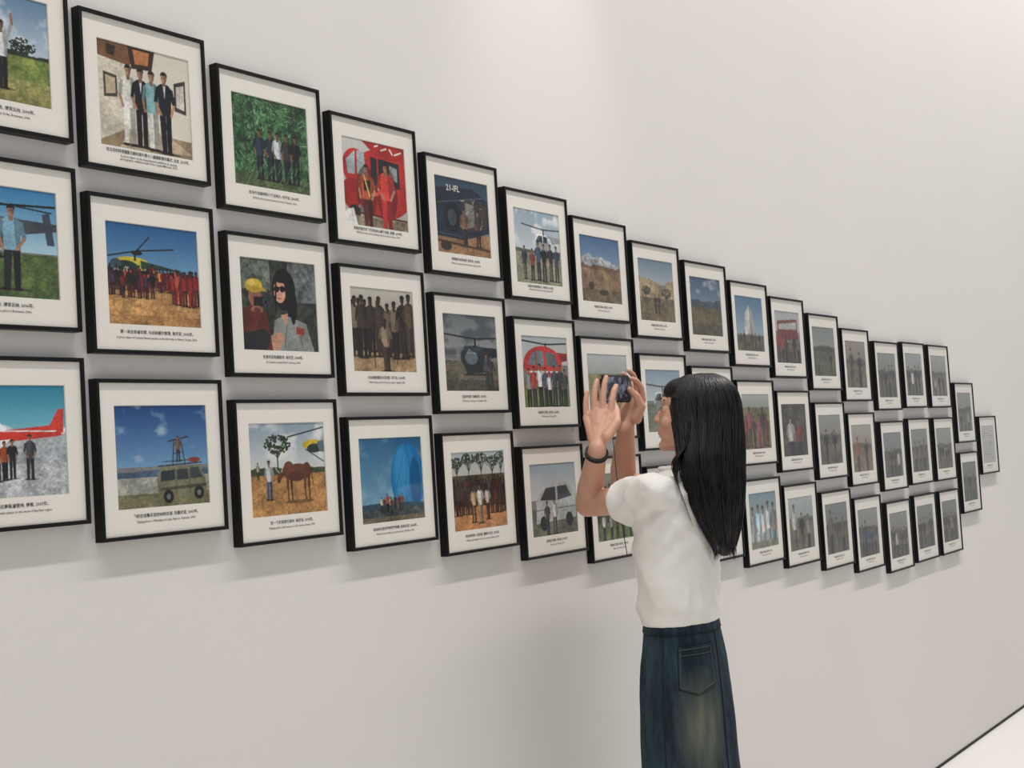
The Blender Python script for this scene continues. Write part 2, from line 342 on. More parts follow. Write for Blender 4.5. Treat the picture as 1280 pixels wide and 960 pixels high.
def S21(c):
    c.mix(c.Y >= 0, (34, 40, 36), (70, 76, 66), 6); c.mix((c.X > .62) & (c.Y < .45), (60, 66, 66), (150, 156, 154), 5, .8)
    c.mix((c.Y < .34) & (c.X < .38), (134, 144, 130), (60, 70, 60), 9, .8)
    c.ell(.56, .32, .155, .23, (20, 17, 18)); c.ell(.66, .5, .07, .22, (20, 17, 18)); c.poly([(.36, 1), (.42, .66), (.56, .6), (.84, .68), (.94, 1)], (136, 142, 136)); c.poly([(.5, .6), (.6, .58), (.57, .72)], (196, 146, 118)); c.ell(.67, .52, .04, .18, (20, 17, 18))
    c.ell(.505, .34, .078, .13, (206, 152, 124)); c.poly([(.44, .2), (.62, .18), (.64, .34), (.58, .4), (.57, .26)], (20, 17, 18)); c.ell(.465, .32, .036, .035, (12, 12, 14)); c.ell(.54, .315, .036, .035, (12, 12, 14)); c.line(.46, .3, .6, .3, .012, (12, 12, 14)); c.ell(.53, .2, .09, .05, (20, 17, 18)); c.ell(.495, .42, .026, .009, (170, 70, 66)); c.line(.495, .34, .488, .385, .012, (180, 124, 98))
    c.line(.46, .2, .44, .56, .02, (20, 17, 18)); c.line(.58, .7, .54, .95, .012, (90, 94, 90)); c.line(.74, .72, .78, .95, .012, (96, 100, 96))
    c.poly([(.34, 1), (.34, .84), (.5, .78), (.54, .86), (.46, 1)], (190, 140, 112)); c.poly([(.7, .72), (.82, .74), (.8, .82), (.7, .8)], (150, 60, 44))
    c.poly([(0, 1), (0, .56), (.16, .5), (.32, .58), (.38, 1)], (96, 38, 32)); c.ell(.18, .42, .085, .12, (150, 98, 74)); c.ell(.17, .30, .11, .075, (206, 170, 50)); c.poly([(.06, .31), (.3, .32), (.34, .36), (.08, .36)], (186, 150, 44)); c.ell(.14, .27, .05, .03, (230, 200, 90), al=.8)
    c.poly([(.16, .42), (.34, .42), (.34, .52), (.16, .52)], (24, 24, 28)); c.ell(.31, .47, .035, .045, (60, 64, 70)); c.ell(.31, .47, .018, .024, (20, 22, 30)); c.ell(.2, .56, .08, .04, (150, 100, 76)); c.line(.08, .95, .2, .58, .09, (110, 46, 38)); c.poly([(.0, .82), (.28, .76), (.36, .84), (.3, 1), (0, 1)], (34, 34, 38))
def S31(c):
    c.grad(0, .3, (196, 192, 180), (176, 168, 150)); c.mix(c.Y > .26, (96, 84, 66), (140, 118, 90), 12); c.mix(c.Y > .76, (186, 156, 112), (150, 120, 84), 14)
    c.crowd(0, 1, .74, .6, 11, [(54, 44, 40), (40, 34, 34), (90, 74, 58), (110, 96, 80)], [(60, 46, 40), (44, 38, 36)], (60, 42, 34), .04)
    c.crowd(0, 1, .82, .7, 8, [(54, 44, 40), (70, 54, 44), (130, 104, 78), (110, 96, 80)], [(60, 46, 40), (44, 38, 36)], (70, 48, 38), .04)
    c.pers(.52, .98, .62, (160, 138, 110), (70, 54, 44), (70, 46, 36), w=1.2); c.line(.32, .35, .34, .95, .012, (60, 44, 34)); c.line(.7, .3, .69, .9, .01, (60, 44, 34))
def S41(c):
    c.grad(0, .55, (110, 116, 120), (150, 152, 152)); c.clouds(.6, (76, 82, 88), .42); c.mix(c.Y > .6, (118, 108, 88), (80, 76, 64), 10); c.mix(c.Y > .85, (60, 58, 50), (96, 88, 72), 14)
    c.heli(.56, .56, .42, (40, 44, 50), 1); c.poly([(.3, .5), (.8, .46), (.95, .72), (.4, .78)], (34, 38, 44)); c.ell(.5, .56, .12, .09, (92, 104, 112)); c.line(.42, .5, .6, .5, .01, (160, 168, 172)); c.pers(.78, .92, .42, (80, 84, 80), (50, 52, 54)); c.pers(.86, .93, .4, (60, 58, 56), (50, 52, 54))
def S51(c):
    c.grad(0, .4, (176, 186, 188), (200, 200, 194)); c.mix(c.Y > .6, (96, 116, 64), (130, 136, 80), 14); c.heli(.5, .36, .42, (206, 50, 44), 1); c.ell(.45, .4, .42, .26, (206, 52, 46)); c.poly([(.12, .4), (.22, .24), (.36, .2), (.46, .22), (.46, .42)], (120, 132, 138)); c.poly([(.52, .22), (.7, .24), (.78, .42), (.52, .42)], (96, 106, 112)); c.line(.3, .2, .3, .42, .02, (196, 48, 42)); c.line(.1, .5, .85, .5, .02, (230, 226, 220))
    c.crowd(.08, .98, .98, .56, 8, [(206, 204, 200), (180, 50, 44), (70, 84, 110), (60, 60, 60)], DK, (150, 108, 84))
def S61(c):
    c.grad(0, .3, (190, 196, 198), (160, 166, 160)); c.mix(c.Y > .3, (116, 122, 90), (150, 140, 104), 10); c.ell(.5, .45, .3, .1, (150, 120, 90)); c.crowd(.1, .9, .9, .4, 5, DK, DK)
def S71(c):
    c.grad(0, .5, (130, 156, 176), (196, 202, 204)); c.mix(c.Y > .55, (126, 130, 110), (96, 104, 84), 12); c.heli(.45, .5, .38, (190, 194, 196), 1); c.pers(.8, .95, .5, (60, 62, 70), (40, 40, 46))
def S91(c):
    c.grad(0, .3, (176, 182, 176), (140, 146, 130)); c.mix(c.Y > .25, (140, 116, 84), (96, 96, 66), 10); c.crowd(.05, .95, .95, .66, 6, [(156, 48, 44), (130, 60, 70), (60, 44, 44)], [(120, 44, 44), (60, 44, 44)], (80, 54, 42))
def SA1(c):
    c.mix(c.Y >= 0, (40, 40, 40), (80, 76, 72), 6); c.pers(.35, 1.1, .85, (196, 196, 190), (40, 40, 44), (170, 124, 100), w=1.4); c.pers(.68, 1.1, .8, (120, 44, 40), (40, 40, 44), (120, 84, 66), w=1.4)
def S02(c):
    c.grad(0, .42, (34, 132, 168), (120, 190, 208)); c.hill(.44, .14, (226, 228, 230), (190, 198, 206), 3, 14); c.mix(c.Y > .44, (186, 192, 196), (150, 156, 162), 18); c.mix(c.Y > .7, (160, 164, 168), (206, 208, 210), 22)
    c.poly([(.25, .42), (.92, .36), (.96, .46), (.3, .52)], (206, 52, 38)); c.poly([(.84, .38), (.93, .22), (.98, .22), (.97, .44)], (214, 58, 40)); c.poly([(.3, .5), (.5, .48), (.4, .56)], (225, 225, 225)); c.line(.1, .4, .9, .42, .012, (225, 224, 222))
    c.crowd(.1, .56, .84, .38, 6, [(196, 56, 36), (210, 90, 40), (40, 44, 56), (30, 32, 40)], [(24, 26, 32), (40, 36, 40)], (150, 108, 84)); c.pers(.66, .84, .4, (70, 74, 84), (40, 42, 50))
def S12(c):
    c.grad(0, .6, (22, 66, 130), (110, 158, 200)); c.clouds(.62, (206, 214, 224), .58, 4, .7); c.poly([(0, .66), (1, .62), (1, .7), (0, .72)], (92, 128, 156)); c.hill(.66, .04, (60, 84, 116), (84, 104, 130), 2)
    c.mix(c.Y > .7, (176, 176, 166), (140, 144, 132), 16); c.mix(c.Y > .86, (96, 96, 64), (130, 126, 88), 14)
    c.poly([(.46, .62), (.9, .6), (.96, .74), (.97, .9), (.44, .92), (.42, .74)], (118, 116, 88)); c.poly([(.47, .65), (.62, .64), (.62, .74), (.46, .75)], (40, 48, 54)); c.poly([(.64, .64), (.76, .635), (.77, .74), (.64, .74)], (46, 54, 58)); c.poly([(.79, .63), (.88, .625), (.93, .73), (.79, .735)], (56, 64, 66))
    c.poly([(.46, .81), (.97, .79), (.97, .82), (.46, .84)], (76, 76, 58)); c.line(.63, .64, .63, .88, .006, (60, 60, 46)); c.line(.78, .64, .78, .88, .006, (60, 60, 46)); c.ell(.54, .9, .055, .065, (26, 26, 28)); c.ell(.88, .88, .055, .065, (26, 26, 28)); c.ell(.54, .9, .022, .028, (120, 120, 116)); c.ell(.88, .88, .022, .028, (120, 120, 116))
    c.line(.44, .6, .92, .58, .014, (60, 56, 50)); c.line(.48, .56, .88, .545, .008, (60, 56, 50)); c.line(.6, .6, .62, .36, .01, (50, 46, 44)); c.line(.74, .6, .7, .36, .01, (50, 46, 44)); c.line(.56, .36, .78, .32, .014, (50, 46, 44)); c.line(.62, .48, .72, .47, .008, (50, 46, 44)); c.pers(.665, .56, .25, (120, 96, 80), (60, 60, 66)); c.ell(.84, .55, .07, .025, (150, 56, 44))
def S22(c):
    c.grad(0, .5, (140, 160, 176), (206, 210, 208)); c.clouds(.5, (232, 232, 230)); c.hill(.54, .08, (70, 84, 46), (50, 64, 36)); c.mix(c.Y > .56, (204, 150, 84), (160, 112, 62), 14)
    c.tree(.36, .55, .42, .17, (38, 50, 26)); c.ell(.84, .25, .14, .055, (206, 176, 40)); c.ell(.86, .29, .1, .05, (40, 50, 44)); c.poly([(.9, .22), (1, .2), (1, .34), (.93, .33)], (90, 110, 120)); c.line(.5, .16, 1, .06, .014, (30, 30, 30)); c.line(.74, .3, .98, .44, .012, (40, 40, 40))
    B = (98, 54, 32)
    c.ell(.62, .535, .16, .085, B); c.ell(.5, .52, .075, .1, (104, 58, 34)); c.ell(.74, .53, .06, .09, (92, 50, 30)); c.ell(.6, .585, .12, .055, (84, 46, 28)); c.line(.47, .5, .4, .56, .07, (100, 56, 34)); c.ell(.375, .585, .03, .055, (96, 52, 30), rot=.4); c.ell(.365, .63, .02, .018, (60, 36, 26)); c.line(.37, .54, .33, .49, .009, (210, 200, 180)); c.line(.33, .49, .335, .45, .007, (210, 200, 180)); c.line(.4, .535, .42, .48, .009, (210, 200, 180)); c.ell(.42, .56, .02, .01, (80, 44, 28))
    for x, q in ((.48, 1), (.53, .8), (.71, 1), (.765, .8)): c.line(x, .6, x - .004, .71, .03, [k * q for k in B]); c.line(x - .004, .71, x + .004, .84, .016, [k * q * .8 for k in B])
    c.line(.795, .5, .82, .7, .01, (70, 40, 26)); c.pers(.24, .82, .42, (206, 208, 210), (64, 84, 120), (160, 112, 84)); c.ell(.62, .86, .2, .018, (96, 66, 42), al=.8)
    c.pers(.1, .6, .18, (180, 170, 160), (60, 60, 60)); c.line(.28, .62, .37, .6, .005, (60, 50, 40))
def S32(c):
    c.grad(0, .8, (34, 96, 142), (110, 160, 186)); c.clouds(.8, (150, 186, 204), .5, 3, .6); c.ell(.75, .5, .27, .42, (28, 116, 176)); c.ell(.70, .47, .19, .38, (40, 134, 192), al=.7); c.ell(.66, .44, .11, .3, (62, 152, 206), al=.6); c.ell(.87, .55, .09, .3, (18, 84, 140), al=.8)
    c.line(.75, .08, .56, .6, .004, (20, 80, 130)); c.line(.75, .08, .7, .9, .004, (20, 80, 130)); c.line(.75, .08, .86, .85, .004, (20, 70, 120))
    c.tex[(c.Y < .8)] = .15
    c.poly([(0, .78), (.5, .76), (1, .8), (1, .9), (0, .86)], (40, 70, 90)); c.mix(c.Y > .84, (40, 54, 60), (84, 92, 84), 14)
    c.crowd(.3, .66, .88, .2, 9, [(150, 60, 50), (190, 180, 160), (40, 50, 60)], DK, (130, 92, 74), .03); c.mix(c.Y > .93, (90, 84, 66), (130, 116, 90), 10)
def S42(c):
    c.grad(0, .35, (176, 190, 196), (190, 190, 180)); c.mix(c.Y > .3, (60, 60, 44), (96, 84, 60), 12)
    for x in (.1, .32, .55, .76, .93): c.tree(x, .45, .4 + .1 * c.rng.random(), .12, (40, 52, 30))
    c.mix(c.Y > .66, (206, 146, 92), (168, 110, 66), 14); c.crowd(0, 1, .7, .36, 18, [(50, 40, 38), (120, 44, 40), (60, 60, 70), (34, 30, 30)], [(50, 40, 40), (80, 50, 44)], (58, 40, 32), .03); c.crowd(0, .35, .8, .42, 5, [(50, 40, 38), (34, 30, 30)], [(50, 40, 40)], (58, 40, 32), .03); c.crowd(.7, 1, .8, .42, 5, [(50, 40, 38), (90, 40, 36)], [(50, 40, 40)], (58, 40, 32), .03)
    c.pers(.5, .92, .5, (210, 208, 200), (150, 130, 100), (120, 84, 64)); c.pers(.38, .9, .46, (190, 160, 120), (90, 70, 54), (80, 54, 40)); c.pers(.64, .88, .44, (200, 196, 186), (70, 60, 54), (70, 48, 36))
def S52(c):
    c.grad(0, .5, (150, 168, 180), (200, 202, 200)); c.mix(c.Y > .62, (116, 112, 94), (80, 82, 68), 12)
    c.poly([(.12, .5), (.3, .3), (.8, .28), (.98, .46), (.98, .78), (.1, .82)], (176, 180, 178)); c.poly([(.2, .5), (.34, .34), (.54, .33), (.54, .52)], (60, 68, 76)); c.poly([(.58, .33), (.78, .32), (.9, .48), (.58, .52)], (66, 74, 82)); c.ell(.26, .82, .08, .1, (30, 30, 32)); c.ell(.82, .8, .08, .1, (30, 30, 32))
    c.line(.1, .64, .98, .62, .02, (120, 124, 124)); c.pers(.5, .98, .5, (196, 194, 188), (70, 70, 76), (140, 100, 78)); c.pers(.34, .98, .46, (60, 60, 66), (50, 50, 54))
def S62(c):
    c.grad(0, .3, (150, 150, 140), (110, 110, 96)); c.mix(c.Y > .3, (80, 92, 56), (120, 130, 78), 12); c.crowd(0, 1, .7, .5, 10, DK + [(130, 50, 46)], DK); c.crowd(.1, .9, .98, .4, 5, [(180, 176, 170), (60, 50, 50)], DK)
def S92(c):
    c.grad(0, 1, (120, 146, 156), (170, 180, 180)); c.crowd(.02, .98, 1.1, .9, 5, [(206, 214, 214), (150, 190, 206), (190, 200, 196), (230, 230, 226)], [(190, 200, 200), (120, 140, 150)], (150, 110, 88)); c.mix(c.Y > .86, (110, 116, 100), (150, 150, 130), 10)
def gen(c, pal):
    p = pal
    c.grad(0, .4, p[0], p[1]); c.hill(.45, .1, p[2], [q * .8 for q in p[2]]); c.mix(c.Y > .5, p[3], [q * .75 for q in p[3]], 10)
    c.crowd(.1, .9, 1.02, p[4], p[5], DK + [p[6]], DK, (140, 104, 84))
GEN = {
 (11, 0): ((120, 130, 130), (140, 146, 136), (60, 70, 54), (84, 92, 66), .6, 3, (90, 96, 90)),
 (12, 0): ((150, 140, 128), (130, 120, 104), (90, 80, 66), (116, 104, 84), .8, 2, (150, 120, 96)),
 (13, 0): ((140, 146, 146), (126, 130, 124), (70, 74, 66), (90, 90, 78), .7, 4, (60, 60, 64)),
 (14, 0): ((160, 168, 170), (150, 152, 146), (84, 90, 78), (110, 110, 94), .66, 4, (196, 196, 192)),
 (15, 0): ((166, 170, 168), (140, 142, 136), (100, 100, 90), (120, 116, 100), .6, 3, (170, 150, 130)),
 (11, 1): ((150, 154, 150), (130, 130, 120), (84, 84, 70), (110, 100, 84), .8, 2, (70, 70, 110)),
 (12, 1): ((176, 170, 160), (150, 140, 126), (110, 96, 80), (140, 120, 96), .8, 2, (150, 80, 60)),
 (13, 1): ((130, 140, 140), (120, 126, 122), (60, 70, 66), (84, 90, 80), .66, 4, (196, 196, 196)),
 (14, 1): ((140, 144, 140), (120, 124, 116), (70, 74, 60), (96, 96, 80), .7, 3, (110, 60, 56)),
 (15, 1): ((150, 156, 156), (140, 142, 136), (84, 86, 76), (110, 106, 92), .6, 4, (160, 160, 156)),
 (10, 2): ((176, 186, 190), (150, 160, 160), (96, 106, 90), (120, 120, 100), .8, 3, (206, 206, 206)),
 (11, 2): ((120, 130, 130), (110, 116, 110), (60, 66, 56), (84, 84, 70), .84, 3, (150, 50, 50)),
 (12, 2): ((150, 152, 146), (130, 130, 120), (70, 70, 60), (100, 94, 78), .7, 5, (60, 80, 120)),
 (13, 2): ((140, 142, 140), (120, 120, 112), (70, 66, 60), (96, 90, 78), .7, 5, (150, 150, 146)),
 (14, 2): ((130, 134, 134), (110, 112, 106), (60, 60, 54), (84, 80, 70), .76, 4, (60, 66, 80)),
 (15, 2): ((120, 124, 124), (104, 106, 100), (56, 58, 50), (76, 74, 64), .8, 4, (120, 116, 110)),
 (16, 0): ((150, 156, 150), (130, 136, 126), (84, 92, 76), (110, 112, 92), .5, 3, (120, 116, 110)),
 (16, 1): ((116, 120, 118), (100, 104, 98), (60, 64, 56), (80, 80, 68), .7, 3, (90, 86, 84)),
 (7, 2): ((150, 160, 160), (130, 136, 126), (84, 92, 66), (110, 112, 82), .6, 4, (150, 60, 54)),
 (8, 2): ((150, 160, 160), (130, 136, 126), (84, 92, 66), (110, 112, 82), .6, 4, (150, 60, 54)),
 (8, 1): ((160, 166, 166), (136, 140, 130), (84, 86, 66), (110, 106, 82), .6, 4, (90, 60, 54)),
}
def S170(c):
    c.grad(0, 1, (206, 206, 202), (196, 196, 190))
    for i in range(14): c.line(.1, .1 + i * .06, .9 - .2 * (i % 3 == 2), .1 + i * .06, .014, (130, 130, 128), .7)
SC = {(0, 0): S00, (1, 0): S10, (2, 0): S20, (3, 0): S30, (4, 0): S40, (5, 0): S50, (6, 0): S60, (7, 0): S70, (8, 0): S80, (9, 0): S90, (10, 0): SA0,
      (0, 1): S01, (1, 1): S11, (2, 1): S21, (3, 1): S31, (4, 1): S41, (5, 1): S51, (6, 1): S61, (7, 1): S71, (9, 1): S91, (10, 1): SA1,
      (0, 2): S02, (1, 2): S12, (2, 2): S22, (3, 2): S32, (4, 2): S42, (5, 2): S52, (6, 2): S62, (9, 2): S92, (17, 0): S170}
DESC = {(0, 0): 'man raising an arm in green field', (1, 0): 'four suited men inside a gallery', (2, 0): 'people standing in dense green jungle',
 (3, 0): 'two people beside a red helicopter', (4, 0): 'people beside dark blue helicopter fuselage', (5, 0): 'group before a pale helicopter',
 (6, 0): 'snow peak above brown ground', (7, 0): 'pale rocky cliffs, small trees', (8, 0): 'dark field below blue mountains', (9, 0): 'white pointed peak and crowd', (10, 0): 'crowd before a red bus',
 (0, 1): 'two men in light blue shirts', (1, 1): 'red-dressed crowd under helicopter rotor', (2, 1): 'woman in sunglasses, man with camera',
 (3, 1): 'standing group on ochre ground', (4, 1): 'dark helicopter under grey clouds', (5, 1): 'group before a red helicopter', (6, 1): 'people on pale grassland', (7, 1): 'pale helicopter on grass',
 (9, 1): 'villagers in red cloth', (10, 1): 'two people in dark interior', (0, 2): 'people by red plane on snow', (1, 2): 'olive jeep below deep blue sky',
 (2, 2): 'brown cow, man near a tree', (3, 2): 'huge blue balloon above small people', (4, 2): 'people walking on orange road', (5, 2): 'people beside a grey vehicle', (6, 2): 'crowd on green grass',
 (9, 2): 'people in pale blue clothing', (17, 0): 'pale rows of printed text'}
CAP = {
 (0, 0): ('在奥卡万戈三角洲与朋友, 博茨瓦纳, 2006年。', 'With a friend in the Okavango Delta, Botswana, 2006.'),
 (1, 0): ('在北京的环球摄影文献纪录片第十八届摄影展开幕式, 北京, 2010年。', 'A photo taken on the International exhibition at opening\nphotographic exhibition hall of the Capital Museum, 2010.'),
 (2, 0): ('在乌干达森林和几个当地人, 乌干达, 2006年。', 'With friends and the local in the forest, Uganda, 2006.'),
 (3, 0): ('和救援直升机飞行员在火山脚下合影, 刚果, 2007年。', 'With the rescue pilots standing at the foot of the volcano, 2007.'),
 (4, 0): ('修理直升机的合影, 肯尼亚, 2004年。', 'With the mechanic by the helicopter, Kenya, 2004.'),
 (5, 0): ('和直升机旁的朋友们, 肯尼亚, 2005年。', 'With friends beside the helicopter, Kenya, 2005.'),
 (0, 1): ('与飞行员合影, 博茨瓦纳, 2006年。', 'A photo with the pilot in Botswana, 2006.'),
 (1, 1): ('第一次去非洲东部, 与达纳基尔部落, 肯尼亚, 2002年。', 'A photo taken of Central Hamer people on the first trip to Hamer, Kenya, 2002.'),
 (2, 1): ('在肯尼亚和摄影师, 肯尼亚, 2004年。', 'El Caminar Lodward Park in Kenya, 2004.'),
 (3, 1): ('与当地部落的人们合影, 乌干达, 2006年。', 'With tribal people in Karamoja region, Uganda, 2006.'),
 (4, 1): ('在直升机旁, 坦桑尼亚, 2005年。', 'Working by a helicopter in Tanzania, 2005.'),
 (0, 2): ('乘坐飞机到达南极洲营地, 南极, 2007年。', 'Against super and twin planes on the snow of the East region.'),
 (1, 2): ('飞机在坦桑尼亚的纳特龙湖, 坦桑尼亚, 2003年。', 'Taking photos of flamingos in Lake Natron, Tanzania, 2003.'),
 (2, 2): ('在一个农场旅行途中, 肯尼亚, 2003年。', 'Waiting with a wild cow on a rock reserve, Kenya, 2003.'),
 (3, 2): ('在纳米比亚的海岸热气球旁, 纳米比亚, 2006年。', 'Riding a hot-air balloon over the desert, Namibia, 2006.'),
 (4, 2): ('和当地村民一起走路, 埃塞俄比亚, 2005年。', 'Walking with villagers of the Omo region, Ethiopia, 2005.'),
}
GENCAP = ('和朋友们合影, 肯尼亚, 2005年。', 'With friends in Kenya, 2005.')

def text_mesh(lines, size, width, bold=0.0):
    cu = bpy.data.curves.new('tmp', 'FONT')
    cu.body = lines
    cu.size = size
    cu.offset = bold
    cu.align_x = 'CENTER'
    cu.resolution_u = 1
    o = link(bpy.data.objects.new('tmp', cu))
    dg = bpy.context.evaluated_depsgraph_get()
    me = bpy.data.meshes.new_from_object(o.evaluated_get(dg))
    vs = np.array([tuple(v.co) for v in me.vertices]) if len(me.vertices) else np.zeros((0, 3))
    fs = [tuple(p.vertices) for p in me.polygons]
    bpy.data.objects.remove(o); bpy.data.curves.remove(cu); bpy.data.meshes.remove(me)
    if len(vs):
        w = vs[:, 0].max() - vs[:, 0].min()
        if w > width: vs[:, 0] *= width / w
        vs[:, 0] -= (vs[:, 0].max() + vs[:, 0].min()) / 2
    return vs, fs

W = 0.1496 * D; H = 0.1457 * D; R = 0.1687 * D; T = 0.022
SX = [0.6182, 0.7791, 0.9433, 1.1071, 1.2713, 1.4357, 1.5953, 1.7577, 1.922, 2.0835, 2.2434, 2.4111, 2.5749, 2.7526, 2.9274, 3.1024, 3.281, 3.461]
SZ = [0.4451, 0.4271, 0.4079, 0.3885, 0.367, 0.3459, 0.326, 0.3063, 0.2903, 0.2693, 0.2515, 0.2297, 0.208, 0.1882, 0.1919, 0.191, 0.1046, 0.0209]
FB = 0.0075
YM = -T + .0050
def frame_border_mesh():
    vs = []; fs = []
    def ring(inset, y):
        b = len(vs)
        vs.extend([(inset, y, -inset), (W - inset, y, -inset), (W - inset, y, -H + inset), (inset, y, -H + inset)])
        return b
    prof = [ring(0, 0), ring(0, -T + .001), ring(.001, -T), ring(FB - .001, -T), ring(FB, -T + .001), ring(FB, -.003), ]
    n = len(prof)
    for i in range(n):
        a = prof[i]; b = prof[(i + 1) % n]
        for k in range(4):
            fs.append((a + k, a + (k + 1) % 4, b + (k + 1) % 4, b + k))
    me = bpy.data.meshes.new('frame_border'); me.from_pydata(vs, [], fs); me.materials.append(M_frame)
    bm = bmesh.new(); bm.from_mesh(me); bmesh.ops.recalc_face_normals(bm, faces=bm.faces); bm.to_mesh(me); bm.free()
    return me
ME_border = frame_border_mesh()
def window(px0, px1, pz0, pz1):
    vs = []; fs = []
    def rg(x0, x1, z0, z1, y):
        b = len(vs); vs.extend([(x0, y, z0), (x1, y, z0), (x1, y, z1), (x0, y, z1)]); return b
    a = rg(FB, W - FB, -FB, -H + FB, YM); b = rg(px0, px1, pz0, pz1, YM); c = rg(px0 + .0012, px1 - .0012, pz0 - .0012, pz1 + .0012, YM + .0015)
    for p, q in ((a, b), (b, c)):
        for k in range(4): fs.append((p + k, p + (k + 1) % 4, q + (k + 1) % 4, q + k))
    me = bpy.data.meshes.new('mat_board'); me.from_pydata(vs, [], fs); me.materials.append(M_mat); me.materials.append(M_bevel)
    for i, p in enumerate(me.polygons): p.material_index = 1 if i >= 4 else 0
    return me
def glass_me():
    me = bpy.data.meshes.new('glass_pane'); y = -T + .0025
    me.from_pydata([(FB, y, -FB), (W - FB, y, -FB), (W - FB, y, -H + FB), (FB, y, -H + FB)], [], [(3, 2, 1, 0)]); me.materials.append(M_glass); return me
ME_glass = glass_me()
ME_mats = {}
for col in range(18):
    rows = 3 if col < 16 else (2 if col == 16 else 1)
    for row in range(rows):
        key = (col, row)
        x = SX[col] * D; z = SZ[col] * D - row * R + CAM_H
        fr = empty('picture_frame', (x, 0, z))
        fr['label'] = 'black framed photograph, cream mat, ' + DESC.get(key, 'muted outdoor group portrait')
        fr['category'] = 'picture frame'
        fr['group'] = 'framed photographs on the gallery wall'
        tall = key in ((1, 0), (5, 0), (3, 0))
        px0, px1 = .135 * W, .865 * W
        pz0, pz1 = -.165 * H, (-.845 * H if tall else -.815 * H)
        mk = tall
        if mk not in ME_mats: ME_mats[mk] = window(px0, px1, pz0, pz1)
        for nm, me in (('frame_border', ME_border), ('mat_board', ME_mats[mk]), ('glass_pane', ME_glass)):
            o = link(bpy.data.objects.new(nm, me)); o.parent = fr
        n = 160 if col <= 2 else (130 if col <= 5 else (84 if col <= 8 else 48))
        cv = Cv(n, 17 + col * 7 + row * 131)
        if key in SC: SC[key](cv)
        else: gen(cv, GEN[key])
        a = cv.out(wash=0.0 if col < 6 else min(.2, .028 * (col - 5)))  # far columns fade to grey: glass reflection painted into the print colours
        xs = np.linspace(px0, px1, n); zs = np.linspace(pz0, pz1, n)
        XX, ZZ = np.meshgrid(xs, zs)
        vv = np.stack([XX.ravel(), np.full(n * n, YM + .0017), ZZ.ravel()], 1)
        idx = np.arange(n * n).reshape(n, n)
        ff = np.stack([idx[1:, :-1].ravel(), idx[1:, 1:].ravel(), idx[:-1, 1:].ravel(), idx[:-1, :-1].ravel()], 1)
        me = bpy.data.meshes.new('photo_print')
        me.vertices.add(n * n); me.vertices.foreach_set('co', vv.ravel())
        me.loops.add(len(ff) * 4); me.loops.foreach_set('vertex_index', ff.ravel().astype(np.int32))
        me.polygons.add(len(ff)); me.polygons.foreach_set('loop_start', np.arange(0, len(ff) * 4, 4, dtype=np.int32))
        me.update(calc_edges=True)
        ca = me.color_attributes.new('ink', 'FLOAT_COLOR', 'POINT')
        rgba = np.ones((n * n, 4)); rgba[:, :3] = a.reshape(-1, 3)
        ca.data.foreach_set('color', rgba.ravel())
        me.materials.append(M_print)
        o = link(bpy.data.objects.new('photo_print', me)); o.parent = fr
        ch, en = CAP.get(key, GENCAP)
        v1, f1 = text_mesh(ch, .0078, .66 * W, .00008); v2, f2 = text_mesh(en, .0060, .74 * W, .00005)
        vs = []; fs = []
        for vv_, ff_, dz in ((v1, f1, .034 if not tall else .028), (v2, f2, .044 if not tall else .036)):
            b = len(vs)
            vs += [(W / 2 + p[0], YM - .0006, pz1 - dz + .018 + p[1]) for p in vv_]
            fs += [tuple(i + b for i in q) for q in ff_]
        if vs:
            o = mesh_obj('caption', vs, fs, M_ink); o.parent = fr
        if key == (4, 0):
            v1, f1 = text_mesh('21-IFL', .022, .12, .0002)
            o = mesh_obj('lettering', [(px0 + .075 + p[0], YM + .0012, pz0 - .034 + p[1]) for p in v1], f1, M_mat); o.parent = fr

